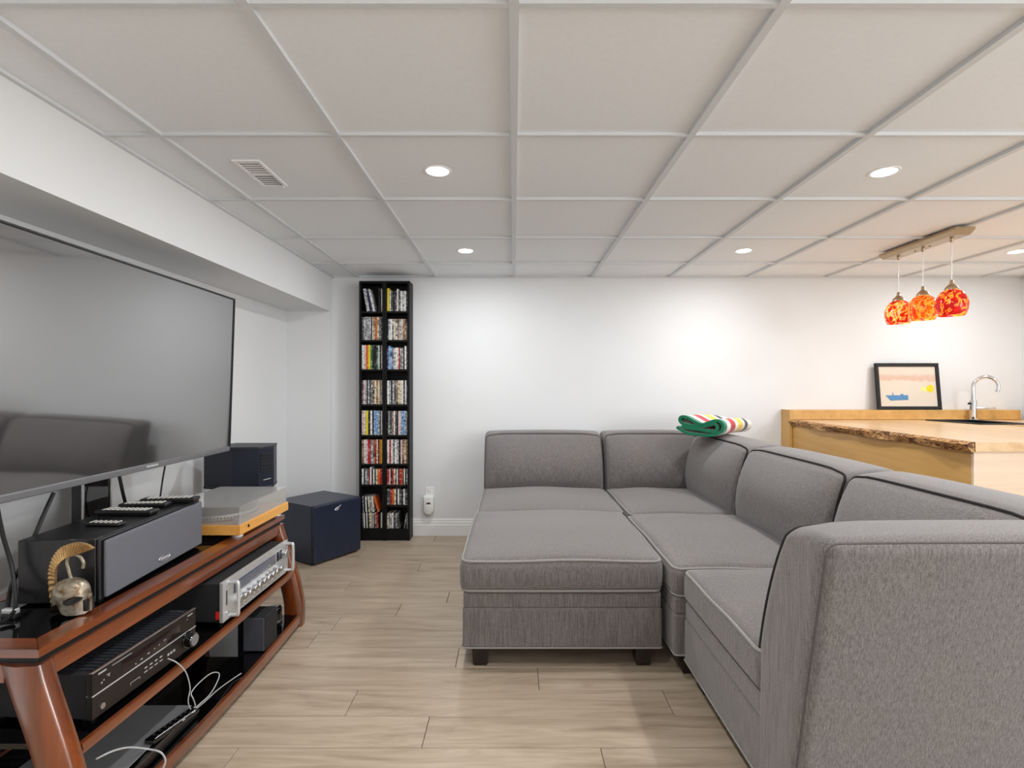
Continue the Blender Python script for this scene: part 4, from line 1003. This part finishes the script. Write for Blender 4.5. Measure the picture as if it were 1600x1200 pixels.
build(MB().lathe([(.006, 0), (.006, .008)], (0, .024, .045), 12, 'x'), 'power_switch', M['silver'], fp2, local=True)
build(MB().box(-.028, -.014, -.0012, .007, .03, .058), 'red_tag', M['red'], bd, local=True, smooth=False)
for (a, b_) in ((-.04,.05), (-.04,.51), (-.29,.05), (-.29,.51)): build(MB().lathe([(.018, 0), (.018, zf+.001)], (a, b_, 0), 14), 'foot', M['black'], sv, local=True)

# bottom shelf things
zb = .063
dv = empty('disc_player', (-1.26, 1.56, zb)); tag(dv, 'flat disc player with a grey metal lid on the bottom shelf', 'player')
build(MB().rbox(-1.42, -1.105, 1.36, 1.785, zb+.006, zb+.040, .003, 2), 'lid', M['greymetal'], dv, wn=True)
build(MB().rbox(-1.1048, -1.085, 1.36, 1.785, zb+.005, zb+.041, .003, 2), 'front_panel', M['gloss'], dv, wn=True)
for (a, b_) in ((-1.39, 1.4), (-1.13, 1.4), (-1.39, 1.75), (-1.13, 1.75)): build(MB().lathe([(.012, zb), (.012, zb+.007)], (a, b_, 0), 12), 'foot', M['black'], dv)
r_ = empty('remote_control', (-1.092, 1.665, zb+.0415), R(76)); tag(r_, 'slim glossy black remote control lying on the disc player', 'remote')
build(MB().rbox(-.085, .085, -.019, .019, 0, .014, .005, 3), 'shell', M['gloss'], r_, local=True)
for i in range(7):
    for j in (-.008, .008): build(MB().rbox(-.06+.019*i-.004, -.06+.019*i+.004, j-.003, j+.003, .0135, .0158, .001, 1), 'button', M['blackmatte'], r_, local=True)
build(MB().tube([(-.075, -.013, .0142), (.075, -.013, .0142)], .0012, 5), 'trim_line', M['silver'], r_, local=True)
bx = empty('small_subwoofer', (-1.2, 2.3, zb)); tag(bx, 'small dark grey box speaker at the far end of the bottom shelf', 'speaker')
build(MB().rbox(-1.16, -1.066, 2.228, 2.34, zb, zb+.148, .004, 2), 'cabinet', M['blackmatte'], bx, wn=True)
build(MB().rbox(-1.157, -1.069, 2.22, 2.2285, zb+.004, zb+.144, .003, 2), 'front_cloth', mat('charcoal_cloth', (62,64,72), .85, var=.2, scale=400), bx, wn=True)
bt = empty('router', (-1.15, 2.46, zb)); tag(bt, 'glossy black rounded router beside the grey box on the bottom shelf', 'router')
build(MB().lathe([(.03, zb), (.034, zb+.006), (.034, zb+.085), (.03, zb+.092), (.004, zb+.094)], (-1.135, 2.462, 0), 20), 'shell', M['gloss'], bt)
build(MB().lathe([(.0345, zb+.03), (.0345, zb+.034)], (-1.135, 2.462, 0), 20, capb=False, capt=False), 'light_band', M['greymetal'], bt)

# things on the floor behind the near leg
fb = empty('floor_unit', (-1.73, 1.97, 0)); tag(fb, 'dark grey slotted box standing on the floor behind the console', 'box')
build(MB().rbox(-1.812, -1.675, 1.80, 1.99, .03, .40, .006, 2), 'case', mat('charcoal_case', (58,59,66), .6), fb, wn=True)
for i in range(5):
    for j in range(2): build(MB().box(-1.79+.052*j, -1.745+.052*j, 1.798, 1.801, .14+.026*i, .152+.026*i), 'slot', M['black'], fb, smooth=False)
build(MB().rbox(-1.80, -1.685, 1.81, 1.985, 0, .031, .004, 1), 'base', M['black'], fb, wn=True)
pb = empty('power_bar', (-1.66, 1.68, 0)); tag(pb, 'grey power bar box on the floor at the lower left corner', 'power bar')
build(MB().rbox(-1.80, -1.632, 1.52, 1.75, 0, .045, .006, 2), 'housing', mat('slate_plastic', (92,90,98), .55), pb, wn=True)
for i in range(3): build(MB().rbox(-1.79+.052*i, -1.752+.052*i, 1.54, 1.59, .044, .047, .001, 1), 'socket', M['black'], pb)
cc = []
for i in range(70):
    a = i*.42; rad = .045+.008*math.sin(i*.9); cc.append((-1.712+rad*1.25*math.cos(a), 1.68+rad*.7*math.sin(a), .050+.0008*i*.4+.003*math.sin(i*1.7)))
tag(build(MB().tube(smoothpath(cc, 3), .0042, 6), 'speaker_wire', M['gold']), 'coil of gold speaker wire on the grey power bar', 'wire')
random.seed(5)
CB = [([(-1.66, 1.785, .008), (-1.606, 1.72, .008), (-1.606, 1.60, .008), (-1.608, 1.5, .006), (-1.66, 1.47, .006)], 'black cable looping past the power bar'),
      ([(-1.83+.01, 1.60, .30), (-1.74, 1.60, .12), (-1.68, 1.62, .085), (-1.62, 1.66, .075), (-1.605, 1.74, .02)], 'black cable crossing over the power bar'),
      ([(-1.64, 1.82, .006), (-1.611, 1.68, .028), (-1.611, 1.56, .028), (-1.615, 1.46, .010)], 'black cable lying along the rear of the console')]
for P, lab in CB: tag(build(MB().tube(smoothpath(P, 6), .0045, 6), 'cable', M['cable']), lab, 'cable')
# cables from the television
def at(px, py, x):
    Y = x*F/(px-CX); return (x, Y, CAMZ-(py-CY)/F*Y)
for P, lab, r_ in (([at(84,770,-1.50), at(70,800,-1.50), at(52,842,-1.50), at(34,882,-1.50), at(18,915,-1.48), at(12,950,-1.44), (-1.44, 1.49, .558)], 'thick black cable curving down from the television to the console', .006),
                   ([at(-6,785,-1.46), at(4,835,-1.46), at(18,885,-1.45), at(24,930,-1.42), at(22,955,-1.39), (-1.38, 1.40, .5565)], 'black cable hanging at the left edge beside the helmet', .0055),
                   ([at(186,742,-1.52), at(192,770,-1.52), at(199,800,-1.54), (-1.56, 2.13, .56)], 'black cable behind the television, right of the mount post', .006),
                   ([at(258,728,-1.53), at(254,750,-1.53), at(249,785,-1.53), (-1.56, 2.25, .56)], 'thin black cable hanging behind the far end of the television', .0035)):
    tag(build(MB().tube(smoothpath(P, 6), r_, 8), 'cable', M['cable']), lab, 'cable')
pg = empty('cable_plug', (-1.40, 1.46, zt)); tag(pg, 'small black and silver cable plug on the glass at the left edge', 'plug')
build(MB().rbox(-1.425, -1.385, 1.440, 1.462, zt-.001, zt+.012, .003, 2), 'plug_body', M['black'], pg)
build(MB().rbox(-1.425, -1.385, 1.443, 1.459, zt+.012, zt+.026, .003, 2), 'plug_shell', M['silverpaint'], pg)
# white cables at the receiver and bottom shelf
wc = [at(262,1029,-1.112), at(274,1034,-1.09), at(285,1043,-1.072), at(292,1054,-1.07), at(297,1075,-1.07), at(294,1095,-1.075), at(298,1108,-1.08), at(305,1103,-1.08), at(302,1092,-1.08), at(299,1082,-1.085), at(312,1066,-1.09), at(330,1052,-1.095), at(342,1052,-1.095), at(340,1064,-1.09), at(328,1085,-1.085), at(312,1100,-1.082), at(300,1112,-1.08), at(318,1098,-1.085), at(340,1078,-1.085), at(362,1062,-1.085), at(377,1052,-1.072)]
tag(build(MB().tube(smoothpath(wc, 6), .0018, 6), 'charging_cable', M['wcable']), 'thin white cable hanging from the receiver and knotted over the bottom shelf', 'cable')
w2 = [at(150,1186,-1.13), at(175,1174,-1.12), at(200,1168,-1.115), at(228,1170,-1.10), at(250,1175,-1.06), at(258,1186,-1.052), at(256,1198,-1.034), at(248,1212,-1.018)]
tag(build(MB().tube(smoothpath(w2, 6), .0026, 6), 'charging_cable', M['wcable']), 'white cable arching over the disc player near the front leg', 'cable')
